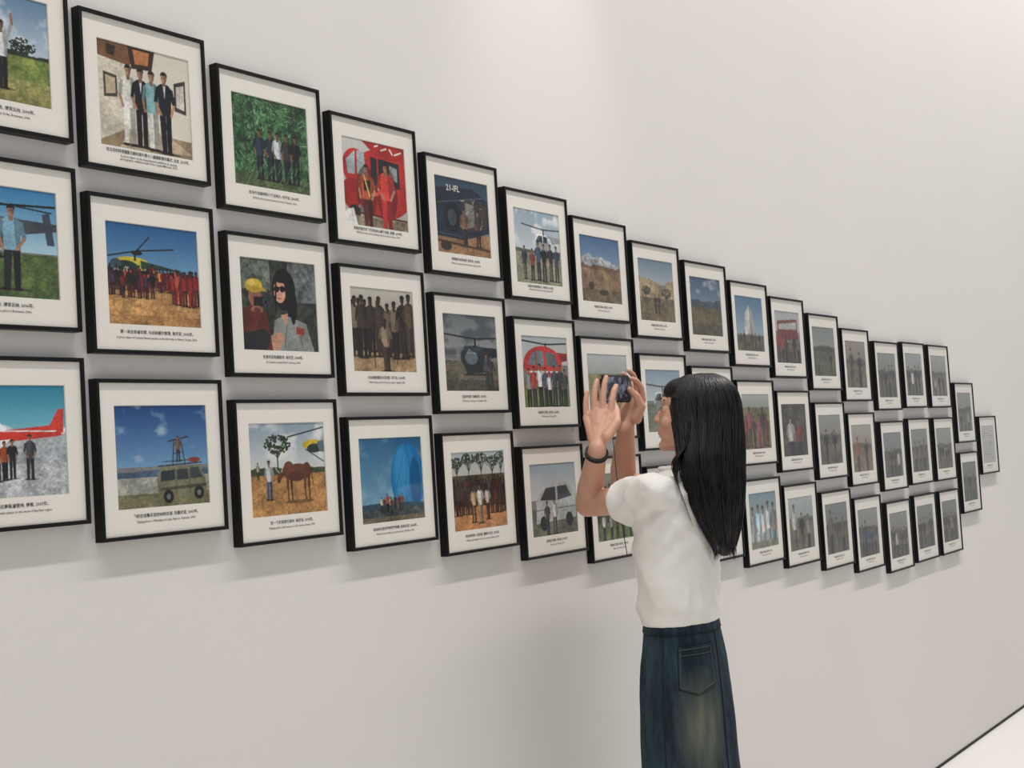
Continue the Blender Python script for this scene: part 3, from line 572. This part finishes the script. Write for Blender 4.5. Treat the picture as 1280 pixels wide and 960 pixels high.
# ------------------------------------------------------------------ person
BASE = Vector((3.09, -0.39, 0))
CX = 3.088
def V(*a): return Vector(a)
def spline(P, K=5):
    out = []
    for a in range(len(P) - 1):
        p0 = P[max(0, a - 1)]; p1 = P[a]; p2 = P[a + 1]; p3 = P[min(len(P) - 1, a + 2)]
        for k in range(K):
            tt = k / K
            out.append(.5 * ((2 * p1) + (p2 - p0) * tt + (2 * p0 - 5 * p1 + 4 * p2 - p3) * tt ** 2 + (3 * p1 - p0 - 3 * p2 + p3) * tt ** 3))
    out.append(P[-1].copy())
    return out
class Sol:
    def __init__(s): s.v = []; s.f = []
    def add(s, vs, fs):
        b = len(s.v); s.v += [Vector(p) for p in vs]; s.f += [tuple(i + b for i in q) for q in fs]
    def sphere_pts(s, nu=20, nv=12):
        pts = [V(0, 0, 1)]
        for j in range(1, nv):
            t = math.pi * j / nv
            for i in range(nu):
                p = 2 * math.pi * i / nu
                pts.append(V(math.sin(t) * math.cos(p), math.sin(t) * math.sin(p), math.cos(t)))
        pts.append(V(0, 0, -1))
        fs = []
        for i in range(nu): fs.append((0, 1 + i, 1 + (i + 1) % nu))
        for j in range(nv - 2):
            for i in range(nu):
                a = 1 + j * nu + i; b = 1 + j * nu + (i + 1) % nu
                fs.append((a, a + nu, b + nu, b))
        last = len(pts) - 1
        for i in range(nu): fs.append((last, 1 + (nv - 2) * nu + (i + 1) % nu, 1 + (nv - 2) * nu + i))
        return pts, fs
    def cap(s, p0, p1, r0, r1, nu=20, nv=13):
        p0 = Vector(p0); p1 = Vector(p1)
        ax = (p1 - p0)
        if ax.length < 1e-6: ax = V(0, 0, 1)
        q = ax.to_track_quat('Z', 'Y')
        pts, fs = s.sphere_pts(nu, nv)
        out = []
        for n in pts:
            d = q @ n
            out.append((p1 + d * r1) if n.z > 0 else (p0 + d * r0))
        s.add(out, fs)
    def ell(s, c, ax, r):
        pts, fs = s.sphere_pts(28, 18)
        c = Vector(c)
        s.add([c + ax[0] * (n.x * r[0]) + ax[1] * (n.y * r[1]) + ax[2] * (n.z * r[2]) for n in pts], fs)
    def chain(s, pts, rs):
        for i in range(len(pts) - 1): s.cap(pts[i], pts[i + 1], rs[i], rs[i + 1])
    def strand(s, pts, rs, k=5):
        vs = []; fs = []
        for i, p in enumerate(pts):
            d = (pts[min(i + 1, len(pts) - 1)] - pts[max(i - 1, 0)])
            q = d.to_track_quat('Z', 'Y')
            for j in range(k):
                t = 2 * math.pi * j / k
                vs.append(p + q @ V(rs[i] * math.cos(t), rs[i] * math.sin(t), 0))
        for i in range(len(pts) - 1):
            for j in range(k):
                a = i * k + j; b = i * k + (j + 1) % k
                fs.append((a, b, b + k, a + k))
        s.add(vs, fs)
    def loft(s, rings, n=48, closed=True):
        vs = []; fs = []
        for j, (cx, cy, cz, a, b) in enumerate(rings):
            for i in range(n):
                t = 2 * math.pi * i / n
                vs.append((cx + a * math.cos(t), cy + b * math.sin(t), cz))
        for j in range(len(rings) - 1):
            for i in range(n):
                a = j * n + i; b = j * n + (i + 1) % n
                fs.append((a, b, b + n, a + n))
        if closed:
            fs.append(tuple(reversed(range(n)))); fs.append(tuple((len(rings) - 1) * n + i for i in range(n)))
        s.add(vs, fs)
    def tube(s, p0, p1, r0, r1, n=32):
        p0 = Vector(p0); p1 = Vector(p1); q = (p1 - p0).to_track_quat('Z', 'Y')
        vs = []
        for p, r in ((p0, r0), (p1, r1)):
            for i in range(n):
                t = 2 * math.pi * i / n
                vs.append(p + q @ V(r * math.cos(t), r * math.sin(t), 0))
        fs = [(i, (i + 1) % n, n + (i + 1) % n, n + i) for i in range(n)] + [tuple(reversed(range(n))), tuple(range(n, 2 * n))]
        s.add(vs, fs)
    def build(s, name, mat, parent, voxel=.004, sm=4, post=None, base=BASE):
        me = bpy.data.meshes.new(name)
        me.from_pydata([tuple(p - base) for p in s.v], [], s.f)
        bm = bmesh.new(); bm.from_mesh(me); bmesh.ops.recalc_face_normals(bm, faces=bm.faces); bm.to_mesh(me); bm.free()
        o = link(bpy.data.objects.new(name, me))
        if voxel:
            m = o.modifiers.new('r', 'REMESH'); m.mode = 'VOXEL'; m.voxel_size = voxel
            if sm:
                m = o.modifiers.new('s', 'SMOOTH'); m.factor = .5; m.iterations = sm
            dg = bpy.context.evaluated_depsgraph_get()
            me2 = bpy.data.meshes.new_from_object(o.evaluated_get(dg))
            o.modifiers.clear(); o.data = me2; me = me2
        if post:
            me.update()
            nr = [v.normal.copy() for v in me.vertices]
            for v, nn in zip(me.vertices, nr):
                v.co += nn * post(v.co + base, nn)
        me.polygons.foreach_set('use_smooth', [True] * len(me.polygons))
        me.materials.clear(); me.materials.append(mat)
        me.update()
        o.parent = parent
        return o

woman = empty('person', BASE)
woman['label'] = 'person with long black hair, white tee, denim skirt, raising both hands'
woman['category'] = 'person'
X_, Y_, Z_ = V(1, 0, 0), V(0, 1, 0), V(0, 0, 1)
hf = V(-.27, .94, .14).normalized(); hs = hf.cross(Z_).normalized(); hu = hs.cross(hf).normalized()
hc = V(3.13, -.44, 1.603)
def Hp(f, s, u): return hc + hf * f + hs * s + hu * u
ax = (hf, hs, hu)
b = Sol()
b.ell(Hp(-.012, 0, .022), ax, (.093, .072, .078))
b.ell(Hp(.028, 0, -.02), ax, (.060, .060, .075))
b.ell(Hp(.04, 0, -.055), ax, (.045, .045, .045))
b.cap(Hp(.072, 0, -.09), Hp(.05, 0, -.08), .015, .024)
b.cap(Hp(.0, .045, -.055), Hp(.062, .012, -.088), .018, .014); b.cap(Hp(.0, -.045, -.055), Hp(.062, -.012, -.088), .018, .014)
b.cap(Hp(.078, 0, .010), Hp(.096, 0, -.021), .006, .007)
b.cap(Hp(.09, 0, -.027), Hp(.099, 0, -.025), .008, .0065)
b.ell(Hp(.086, .010, -.028), ax, (.008, .006, .0055)); b.ell(Hp(.086, -.010, -.028), ax, (.008, .006, .0055))
b.ell(Hp(.074, 0, .026), ax, (.012, .045, .012))
b.ell(Hp(.082, 0, -.049), ax, (.010, .020, .006)); b.ell(Hp(.08, 0, -.060), ax, (.010, .017, .006))
for sd in (1, -1):
    b.ell(Hp(-.005, .072 * sd, -.005), ax, (.017, .007, .028))
    b.ell(Hp(.055, .036 * sd, -.03), ax, (.022, .022, .02))
    b.ell(Hp(.068, .030 * sd, .003), ax, (.011, .016, .013))
neck = V(3.10, -.41, 1.43)
b.chain([neck, Hp(-.018, 0, -.06)], [.046, .045])
b.ell(V(CX, -.405, 1.345), (X_, Y_, Z_), (.115, .060, .085)); b.ell(V(CX, -.39, 1.25), (X_, Y_, Z_), (.105, .066, .12))
b.ell(V(CX, -.385, 1.12), (X_, Y_, Z_), (.092, .056, .1)); b.ell(V(CX, -.385, .97), (X_, Y_, Z_), (.105, .06, .11))
SL, EL, WL = V(2.945, -.41, 1.412), V(3.085, -.13, 1.381), V(2.97, -.24, 1.525)
SR, ER, WR = V(3.235, -.40, 1.412), V(3.27, -.13, 1.42), V(3.19, -.2, 1.575)
for s_ in (SL, SR): b.cap(neck + V(0, 0, -.045), s_ + V(0, 0, -.012), .034, .026)
def arm(s, e, w):
    m = s.lerp(e, .45) + V(0, 0, -.006); q = e.lerp(w, .3)
    b.chain([s + V(0, 0, -.012), m, e, q, w], [.026, .037, .034, .036, .0235])
arm(SL, EL, WL); arm(SR, ER, WR)
def hand(wr, kn, dirs, lens, thumb, inner):
    for k in kn: b.cap(wr, k, .018, .0105)
    for i in range(3): b.cap(kn[i], kn[i + 1], .0105, .0100)
    mid = (wr + kn[1] + kn[2]) / 3
    b.cap(mid, (kn[1] + kn[2]) / 2, .0155, .012)
    for i in range(4):
        p = kn[i]; r = [.0095, .0086, .0078, .0068]
        pts = [p]
        for d, l in zip(dirs[i], lens[i]):
            pts.append(pts[-1] + Vector(d).normalized() * l)
        b.chain(pts, r if i < 3 else [x * .88 for x in r])
    b.chain(thumb, [.015, .0125, .0102, .0082])
L4 = [(.040, .026, .021), (.044, .029, .022), (.040, .027, .021), (.031, .021, .018)]
hand(WL, [V(3.030, -.250, 1.612), V(3.026, -.2295, 1.622), V(3.019, -.209, 1.620), V(3.011, -.189, 1.608)],
     [((.24, -.05, .97), (.45, .02, .86), (.75, .08, .6)), ((.16, -.01, .99), (.32, .0, .93), (.55, .02, .8)), ((.14, .03, .99), (.28, .02, .95), (.5, .0, .85)), ((.10, .08, .99), (.22, .04, .96), (.42, 0, .88))],
     L4, [V(2.985, -.262, 1.555), V(3.02, -.272, 1.59), V(3.05, -.256, 1.622), V(3.07, -.234, 1.650)], 1)
hand(WR, [V(3.218, -.242, 1.652), V(3.228, -.222, 1.662), V(3.232, -.2, 1.662), V(3.23, -.178, 1.652)],
     [((-.3, -.1, .9), (-.6, .1, .6), (-.85, .15, .3)), ((-.1, 0, .97), (-.5, 0, .8), (-.8, .1, .5)), ((-.1, .05, .97), (-.5, .05, .8), (-.85, 0, .4)), ((-.1, .1, .97), (-.5, .05, .8), (-.8, 0, .5))],
     [(.034, .024, .02), (.036, .026, .021), (.034, .024, .02), (.028, .02, .018)], [V(3.19, -.235, 1.60), V(3.19, -.252, 1.632), V(3.18, -.246, 1.66), V(3.17, -.232, 1.68)], -1)
for sx in (-.07, .07):
    hp = V(CX + sx, -.385, .93); kn_ = V(CX + sx * 1.1, -.375, .5); an = V(CX + sx * 1.2, -.40, .1)
    b.chain([hp, hp.lerp(kn_, .4), kn_, kn_.lerp(an, .35), an], [.068, .062, .05, .048, .033])
    b.chain([an, an + V(0, .03, -.04), an + V(-.005, .13, -.065)], [.034, .036, .028])
b.build('body', M_skin, woman, voxel=.003, sm=2)

for sd in (1, -1):
    e = Sol(); e.ell(Hp(.0735, .031 * sd, .002), ax, (.0065, .011, .0052)); e.build('eye', M_eye, woman, voxel=0)
    e = Sol(); e.ell(Hp(.0775, .031 * sd, .0025), ax, (.0036, .0052, .0050)); e.build('iris', M_iris, woman, voxel=0)
    e = Sol(); e.chain([Hp(.082, .014 * sd, .026), Hp(.082, .032 * sd, .031), Hp(.068, .048 * sd, .026)], [.0015, .0020, .0010]); e.build('eyebrow', M_brow, woman, voxel=0)
    e = Sol(); e.chain([Hp(.076, .020 * sd, .005), Hp(.0815, .031 * sd, .0078), Hp(.073, .043 * sd, .004)], [.0007, .0012, .0008]); e.build('eyelashes', M_brow, woman, voxel=0)
e = Sol(); e.ell(Hp(.0855, 0, -.049), ax, (.0075, .016, .0045)); e.ell(Hp(.083, 0, -.0595), ax, (.0075, .014, .005)); e.build('lips', M_lip, woman, voxel=.0012, sm=2)

# hair: one smooth mass from crown to tip
RH = [(3.138, -.458, 1.7035, .010, .010), (3.138, -.459, 1.699, .040, .040), (3.138, -.460, 1.686, .064, .066), (3.137, -.463, 1.662, .081, .083), (3.134, -.468, 1.63, .089, .089), (3.128, -.475, 1.59, .094, .086),
      (3.118, -.484, 1.545, .101, .080), (3.104, -.493, 1.49, .110, .073), (3.094, -.500, 1.43, .112, .065), (3.088, -.507, 1.37, .098, .053), (3.088, -.512, 1.31, .072, .038), (3.092, -.513, 1.27, .045, .025), (3.098, -.513, 1.24, .014, .010)]
def ringat(z):
    for i in range(len(RH) - 1):
        z0 = RH[i][2]; z1 = RH[i + 1][2]
        if z0 >= z >= z1:
            q = (z0 - z) / (z0 - z1); return [RH[i][k] + (RH[i + 1][k] - RH[i][k]) * q for k in range(5)]
    return list(RH[-1]) if z < 1.4 else list(RH[0])
h = Sol()
h.loft(RH, 56)
h.ell(Hp(.022, 0, .050), ax, (.062, .064, .040))
for sd in (1, -1): h.cap(Hp(.034, .060 * sd, .03), Hp(.004, .064 * sd, -.09), .016, .022)
def hairpost(p, n):
    a = math.atan2(p.y + .47, p.x - 3.11)
    k = min(1, max(.25, (1.70 - p.z) / .1))
    return k * (.0040 * noise.noise(V(a * 5, p.z * 1.6, 3)) + .0020 * noise.noise(V(a * 20, p.z * 2, 7)))
hair = h.build('hair', M_hair, woman, voxel=.003, sm=5, post=hairpost)
rnd = random.Random(4)
ls = Sol()
for i in range(1000):
    t = rnd.uniform(0, 2 * math.pi); dt = rnd.uniform(-.2, .2)
    z0 = 1.7 - .02 * rnd.random() ** 2; z1 = rnd.uniform(1.225, 1.34) if rnd.random() < .75 else rnd.uniform(1.30, 1.45)
    off = rnd.uniform(-.0008, .0016) + (rnd.uniform(0, .004) if rnd.random() < .12 else 0); pts = []; rs = []
    K = 26; fl = rnd.uniform(-.016, .018); ph_ = rnd.uniform(0, 6)
    for k in range(K):
        q = k / (K - 1); z = z0 + (z1 - z0) * (q ** 1.25)
        r_ = ringat(max(z, 1.262)); tt = t + dt * q + .045 * math.sin(q * 7 + ph_)
        ex = max(0, q - .7); oo = off * min(1, q * 4)
        pts.append(V(r_[0] + (r_[3] + oo) * math.cos(tt) + fl * ex * 2, r_[1] + (r_[4] + oo) * math.sin(tt) - ex * .01, z))
        rs.append(.0015 * (1 - .6 * max(0, q - .5)) * (1 if q < .92 else max(.12, (1 - q) / .08)))
    ls.strand(pts, rs)
for i in range(26):  # fine locks falling over the near shoulder
    o_ = rnd.uniform(-.012, .012); e_ = rnd.uniform(0, 1)
    P = [V(3.035 + o_, -.47 + o_, 1.58), V(3.012 + o_, -.465 + o_, 1.52), V(2.985 + o_, -.463 + e_ * .02, 1.478), V(2.965 + e_ * .03, -.466 + e_ * .012, 1.435 - .02 * e_), V(2.968 + e_ * .03, -.484, 1.37 - .05 * e_)]
    pp = spline(P)
    ls.strand(pp, [.0019 * (1 - .85 * k / len(pp)) for k in range(len(pp))])
o = ls.build('hair_strands', M_hair, woman, voxel=0)
o.parent = hair
o['kind'] = 'stuff'

# tee shirt
t = Sol()
t.loft([(CX, -.385, 1.076, .130, .089), (CX, -.385, 1.10, .131, .091), (CX, -.385, 1.18, .136, .094), (CX, -.385, 1.27, .143, .100), (CX, -.395, 1.34, .147, .098), (CX, -.405, 1.40, .146, .084), (CX, -.41, 1.43, .116, .070), (3.10, -.412, 1.454, .082, .062), (3.10, -.412, 1.468, .064, .056)], 56)
for s_, e_ in ((SL, EL), (SR, ER)):
    inn = s_.lerp(V(CX, -.405, 1.385), .45)
    t.cap(inn, s_ + V(0, 0, -.003), .056, .0445)
    t.tube(s_ - (e_ - s_) * .02, s_.lerp(e_, .40) + V(-.002, 0, -.012), .0445, .060)
    t.cap(inn + V(0, 0, -.04), s_.lerp(e_, .12) + V(0, 0, -.024), .05, .040)
def ridge(v): return 1 - 2 * abs(v)
def teepost(p, n):
    k = min(1, max(0, (p.z - 1.085) / .03))
    u = p.x * .57 - p.y * .82
    v = .0070 * noise.noise(V(p.x * 9 + p.z * 7, p.y * 9 - p.z * 6, p.z * 4))
    v += .0050 * ridge(noise.noise(V(p.x * 12 + p.z * 14, p.y * 12 - p.z * 9, p.z * 5 + 4))) - .002
    v += .0015 * noise.noise(V(p.x * 30, p.y * 30, p.z * 12))
    v += .006 * max(0, 1 - abs(p.z - 1.13) / .07) * ridge(noise.noise(V(u * 26, 1, p.z * 7 + 5)))
    d = (p - V(2.97, -.40, 1.34)).length
    v += .005 * max(0, 1 - d / .17) * math.sin((p.z + p.y * .9 - p.x * .3) * 95)
    v *= (.15 + .85 * k)
    return max(v, -.003) if p.z > 1.38 else v
t.build('shirt', M_tee, woman, voxel=.0033, sm=4, post=teepost)
cr = Sol()
n = 40
for i in range(n):
    a0 = 2 * math.pi * i / n; a1 = 2 * math.pi * (i + 1) / n
    f_ = lambda a: V(3.10 + .064 * math.cos(a), -.412 + .056 * math.sin(a), 1.466)
    cr.cap(f_(a0), f_(a1), .006, .006)
cr.build('collar', M_tee, woman, voxel=.003, sm=2)

# denim skirt
def denim():
    m = bpy.data.materials.new('denim')
    m.use_nodes = True
    nt = m.node_tree; b_ = nt.nodes['Principled BSDF']; b_.inputs['Roughness'].default_value = .9; b_.inputs['Specular IOR Level'].default_value = .2
    tc = nt.nodes.new('ShaderNodeTexCoord')
    nz = nt.nodes.new('ShaderNodeTexNoise'); nz.inputs['Scale'].default_value = 13; nz.inputs['Detail'].default_value = 8; nz.inputs['Roughness'].default_value = .7
    mp = nt.nodes.new('ShaderNodeMapping'); mp.inputs['Scale'].default_value = (1.6, 1.6, .35)
    nt.links.new(tc.outputs['Object'], mp.inputs[0]); nt.links.new(mp.outputs[0], nz.inputs['Vector'])
    rp = nt.nodes.new('ShaderNodeValToRGB'); rp.color_ramp.elements[0].color = (*lin((22, 35, 44)), 1); rp.color_ramp.elements[1].color = (*lin((54, 73, 82)), 1)
    rp.color_ramp.elements[0].position = .38; rp.color_ramp.elements[1].position = .68
    nt.links.new(nz.outputs['Fac'], rp.inputs[0])
    vm = nt.nodes.new('ShaderNodeMapping'); vm.vector_type = 'POINT'
    cpt = (-.09, -.09, .83)
    sc_ = (1 / .09, 1 / .09, 1 / .16)
    vm.inputs['Location'].default_value = (-cpt[0] * sc_[0], -cpt[1] * sc_[1], -cpt[2] * sc_[2]); vm.inputs['Scale'].default_value = sc_
    nt.links.new(tc.outputs['Object'], vm.inputs[0])
    gr = nt.nodes.new('ShaderNodeTexGradient'); gr.gradient_type = 'SPHERICAL'
    nt.links.new(vm.outputs[0], gr.inputs[0])
    ml = nt.nodes.new('ShaderNodeMath'); ml.operation = 'MULTIPLY'
    n3 = nt.nodes.new('ShaderNodeTexNoise'); n3.inputs['Scale'].default_value = 30; n3.inputs['Detail'].default_value = 6
    nt.links.new(mp.outputs[0], n3.inputs['Vector'])
    m3 = nt.nodes.new('ShaderNodeMath'); m3.operation = 'MULTIPLY'; m3.inputs[1].default_value = 1.8
    nt.links.new(n3.outputs['Fac'], m3.inputs[0])
    nt.links.new(gr.outputs['Fac'], ml.inputs[0]); nt.links.new(m3.outputs[0], ml.inputs[1])
    mx = nt.nodes.new('ShaderNodeMix'); mx.data_type = 'RGBA'
    mx.inputs['B'].default_value = (*lin((104, 106, 92)), 1)
    nt.links.new(ml.outputs[0], mx.inputs['Factor']); nt.links.new(rp.outputs[0], mx.inputs['A'])
    nt.links.new(mx.outputs['Result'], b_.inputs['Base Color'])
    wv = nt.nodes.new('ShaderNodeTexWave'); wv.inputs['Scale'].default_value = 260; wv.bands_direction = 'DIAGONAL'
    nt.links.new(tc.outputs['Object'], wv.inputs['Vector'])
    bp = nt.nodes.new('ShaderNodeBump'); bp.inputs['Strength'].default_value = .25; bp.inputs['Distance'].default_value = .001
    nt.links.new(wv.outputs['Fac'], bp.inputs['Height']); nt.links.new(bp.outputs[0], b_.inputs['Normal'])
    return m
M_denim = denim()
M_stitch = new_mat('denim_stitch', (78, 80, 74), .9, .1, 60)
M_seam = new_mat('denim_seam', (16, 25, 32), .9, .1, 60)
RG = [(1.10, .120, .080), (1.05, .130, .088), (.98, .148, .096), (.90, .160, .101), (.72, .168, .105), (.55, .176, .113), (.40, .182, .12), (.30, .185, .124)]
def sk(z):
    for i in range(len(RG) - 1):
        z0, a0, b0 = RG[i]; z1, a1, b1 = RG[i + 1]
        if z <= z0 and z >= z1:
            q = (z0 - z) / (z0 - z1); return a0 + (a1 - a0) * q, b0 + (b1 - b0) * q
    return RG[-1][1], RG[-1][2]
def skp(th, z, off=0.0):
    a, b_ = sk(z)
    w = max(0, (1.02 - z)) * .009
    k = w * math.sin(th * 7 + z * 3) + w * .6 * math.sin(th * 12 + 1 - z * 4) + off + .003 * noise.noise(V(math.cos(th) * 4, math.sin(th) * 4, z * 9))
    return V(CX + (a + k) * math.cos(th), -.385 + (b_ + k) * math.sin(th), z)
vs = []; fs = []; NT = 120; NZ = 70
for j in range(NZ + 1):
    z = 1.10 - .80 * j / NZ
    for i in range(NT): vs.append(skp(2 * math.pi * i / NT, z) - BASE)
for j in range(NZ):
    for i in range(NT):
        a = j * NT + i; c2 = j * NT + (i + 1) % NT
        fs.append((a, a + NT, c2 + NT, c2))
sko = mesh_obj('skirt', vs, fs, M_denim, True); sko.parent = woman
m = sko.modifiers.new('s', 'SOLIDIFY'); m.thickness = .003; m.offset = -1
def patch(name, th0, th1, zf, off, mat, nu=24, nv=24, thick=.0018):
    vs = []; fs = []
    for j in range(nv + 1):
        for i in range(nu + 1):
            u_ = i / nu; th = th0 + (th1 - th0) * u_
            z0, z1 = zf(u_)
            vs.append(skp(th, z0 + (z1 - z0) * j / nv, off) - BASE)
    for j in range(nv):
        for i in range(nu):
            a = j * (nu + 1) + i
            fs.append((a, a + nu + 1, a + nu + 2, a + 1))
    o = mesh_obj(name, vs, fs, mat, True); o.parent = sko
    m = o.modifiers.new('s', 'SOLIDIFY'); m.thickness = thick; m.offset = 0
    return o
rd = math.radians
patch('waistband', 0, 2 * math.pi - .001, lambda u_: (1.10, 1.058), .002, M_denim, 120, 4)
patch('back_pocket', rd(212), rd(258), lambda u_: (1.028, .930 - .018 * (1 - abs(2 * u_ - 1))), .0028, M_denim)
def stitch(name, pts, r=.0009, mat=None):
    s_ = Sol(); s_.strand([Vector(p) for p in pts], [r] * len(pts)); o = s_.build(name, mat or M_stitch, sko, voxel=0); return o
def edge(th0, z0, th1, z1, off=.0044, n=14): return [skp(rd(th0 + (th1 - th0) * i / n), z0 + (z1 - z0) * i / n, off) for i in range(n + 1)]
stitch('stitching', edge(213.5, 1.022, 213.5, .934)[:-1] + edge(213.5, .934, 235, .918)[:-1] + edge(235, .918, 256.5, .934)[:-1] + edge(256.5, .934, 256.5, 1.022)[:-1] + edge(256.5, 1.022, 213.5, 1.022))
stitch('stitching', edge(214, 1.008, 256.5, 1.008))
stitch('seam', edge(211.3, 1.03, 211.3, .929, .001)[:-1] + edge(211.3, .929, 235, .911, .001)[:-1] + edge(235, .911, 258.7, .929, .001)[:-1] + edge(258.7, .929, 258.7, 1.03, .001), .0016, M_seam)
stitch('seam', edge(190, 1.06, 192, .32, .001, 50), .0020, M_seam)
stitch('seam', edge(270, 1.06, 270, .32, .001, 50), .0020, M_seam)
stitch('seam', edge(180, 1.057, 280, 1.057, .001, 40), .0014, M_seam)
for sx in (-.07, .07):
    cx = CX + sx * 1.2
    s_ = Sol(); s_.cap(V(cx, -.43, .045), V(cx, -.27, .035), .042, .04); s_.cap(V(cx, -.42, .08), V(cx, -.35, .065), .04, .036)
    o = s_.build('shoe', M_shoe, woman, voxel=.004, sm=4)
    s_ = Sol()
    s_.loft([(cx, -.35, 0.0, .046, .135), (cx, -.35, .022, .047, .137), (cx, -.35, .026, .044, .133)], 40)
    q = s_.build('shoe_sole', M_sole, o, voxel=0)
fd = (WL - EL).normalized(); q = fd.to_track_quat('Z', 'Y')
for k in (0.0, .008):
    s_ = Sol()
    for i in range(28):
        a0 = 2 * math.pi * i / 28; a1 = 2 * math.pi * (i + 1) / 28
        c0 = WL - fd * (.012 + k)
        s_.cap(c0 + q @ V(.0275 * math.cos(a0), .0275 * math.sin(a0), 0), c0 + q @ V(.0275 * math.cos(a1), .0275 * math.sin(a1), 0), .003, .003)
    s_.build('bracelet', M_cord, woman, voxel=0)

# ------------------------------------------------------------------ phone
PC = V(3.127, -.214, 1.682)
ph = empty('smartphone', PC)
ph['label'] = 'dark smartphone held sideways between raised hands, screen lit'
ph['category'] = 'phone'
bm = bmesh.new()
bmesh.ops.create_cube(bm, size=1); bmesh.ops.scale(bm, vec=(.15, .008, .072), verts=bm.verts)
bmesh.ops.bevel(bm, geom=[e for e in bm.edges if abs((e.verts[0].co - e.verts[1].co).y) > .005], offset=.009, segments=5, affect='EDGES')
bmesh.ops.bevel(bm, geom=[e for e in bm.edges if abs((e.verts[0].co - e.verts[1].co).y) < .001], offset=.0015, segments=2, affect='EDGES')
me = bpy.data.meshes.new('phone_case'); bm.to_mesh(me); bm.free(); me.materials.append(M_phone)
o = link(bpy.data.objects.new('phone_case', me)); o.parent = ph
m = bpy.data.materials.new('phone_screen'); m.use_nodes = True
nt = m.node_tree; b_ = nt.nodes['Principled BSDF']; b_.inputs['Roughness'].default_value = .15
tc = nt.nodes.new('ShaderNodeTexCoord'); nz = nt.nodes.new('ShaderNodeTexNoise'); nz.inputs['Scale'].default_value = 45
nt.links.new(tc.outputs['Object'], nz.inputs['Vector'])
rp = nt.nodes.new('ShaderNodeValToRGB'); rp.color_ramp.elements[0].color = (.01, .012, .02, 1); rp.color_ramp.elements[1].color = (.12, .14, .18, 1); rp.color_ramp.elements[0].position = .46; rp.color_ramp.elements[1].position = .62
nt.links.new(nz.outputs['Fac'], rp.inputs[0]); nt.links.new(rp.outputs[0], b_.inputs['Base Color']); nt.links.new(rp.outputs[0], b_.inputs['Emission Color']); b_.inputs['Emission Strength'].default_value = .5
o = mesh_obj('screen', [(-.069, -.0043, -.032), (.069, -.0043, -.032), (.069, -.0043, .032), (-.069, -.0043, .032)], [(0, 1, 2, 3)], m); o.parent = ph
cu = Sol()
sm_ = spline([V(3.06, -.212, 1.65), V(3.03, -.25, 1.60), V(3.01, -.265, 1.54), V(2.99, -.28, 1.46), V(2.985, -.285, 1.38), V(2.99, -.288, 1.32), V(3.0, -.29, 1.25)], 6)
cu.strand(sm_, [.0011] * len(sm_), 6); o = cu.build('cord', M_cord, ph, voxel=0, base=PC)

# ------------------------------------------------------------------ light
def area(name, loc, aim, sx, sy, power, col):
    l = bpy.data.lights.new(name, 'AREA'); l.shape = 'RECTANGLE'; l.size = sx; l.size_y = sy; l.energy = power; l.color = col
    o = link(bpy.data.objects.new(name, l)); o.location = loc
    o.rotation_euler = (Vector(aim) - Vector(loc)).to_track_quat('-Z', 'Y').to_euler()
    return o
area('wall_washer', (4.5, -1.9, 7.2), (4.5, 0, .7), 16, .16, 580, (1, .965, .935))
sp = bpy.data.lights.new('ceiling_spot', 'SPOT'); sp.energy = 34; sp.spot_size = math.radians(36); sp.spot_blend = 1; sp.shadow_soft_size = .1; sp.color = (1, .98, .96)
o = link(bpy.data.objects.new('ceiling_spot', sp)); o.location = (3.1, -.7, 4.1); o.rotation_euler = (Vector((3.18, 0, 2.7)) - o.location).to_track_quat('-Z', 'Y').to_euler()
w = bpy.data.worlds.new('World'); scene.world = w; w.use_nodes = True
bg = w.node_tree.nodes['Background']; bg.inputs[0].default_value = (.965, .985, 1.0, 1); bg.inputs[1].default_value = .40

# ------------------------------------------------------------------ camera
yaw, pitch, roll = 0.964, 0.0512, -0.0622
v_ = Vector((math.sin(yaw) * math.cos(pitch), math.cos(yaw) * math.cos(pitch), math.sin(pitch)))
r_ = Vector((math.cos(yaw), -math.sin(yaw), 0)); u_ = r_.cross(v_)
r2 = r_ * math.cos(roll) + u_ * math.sin(roll); u2 = -r_ * math.sin(roll) + u_ * math.cos(roll)
cam = bpy.data.cameras.new('camera'); co = link(bpy.data.objects.new('camera', cam))
mt = Matrix((r2, u2, -v_)).transposed().to_4x4(); mt.translation = Vector((0, -D, CAM_H))
co.matrix_world = mt
cam.sensor_fit = 'HORIZONTAL'; cam.sensor_width = 36; cam.lens = 1700 / 1280 * 36
cam.clip_start = .05
scene.camera = co
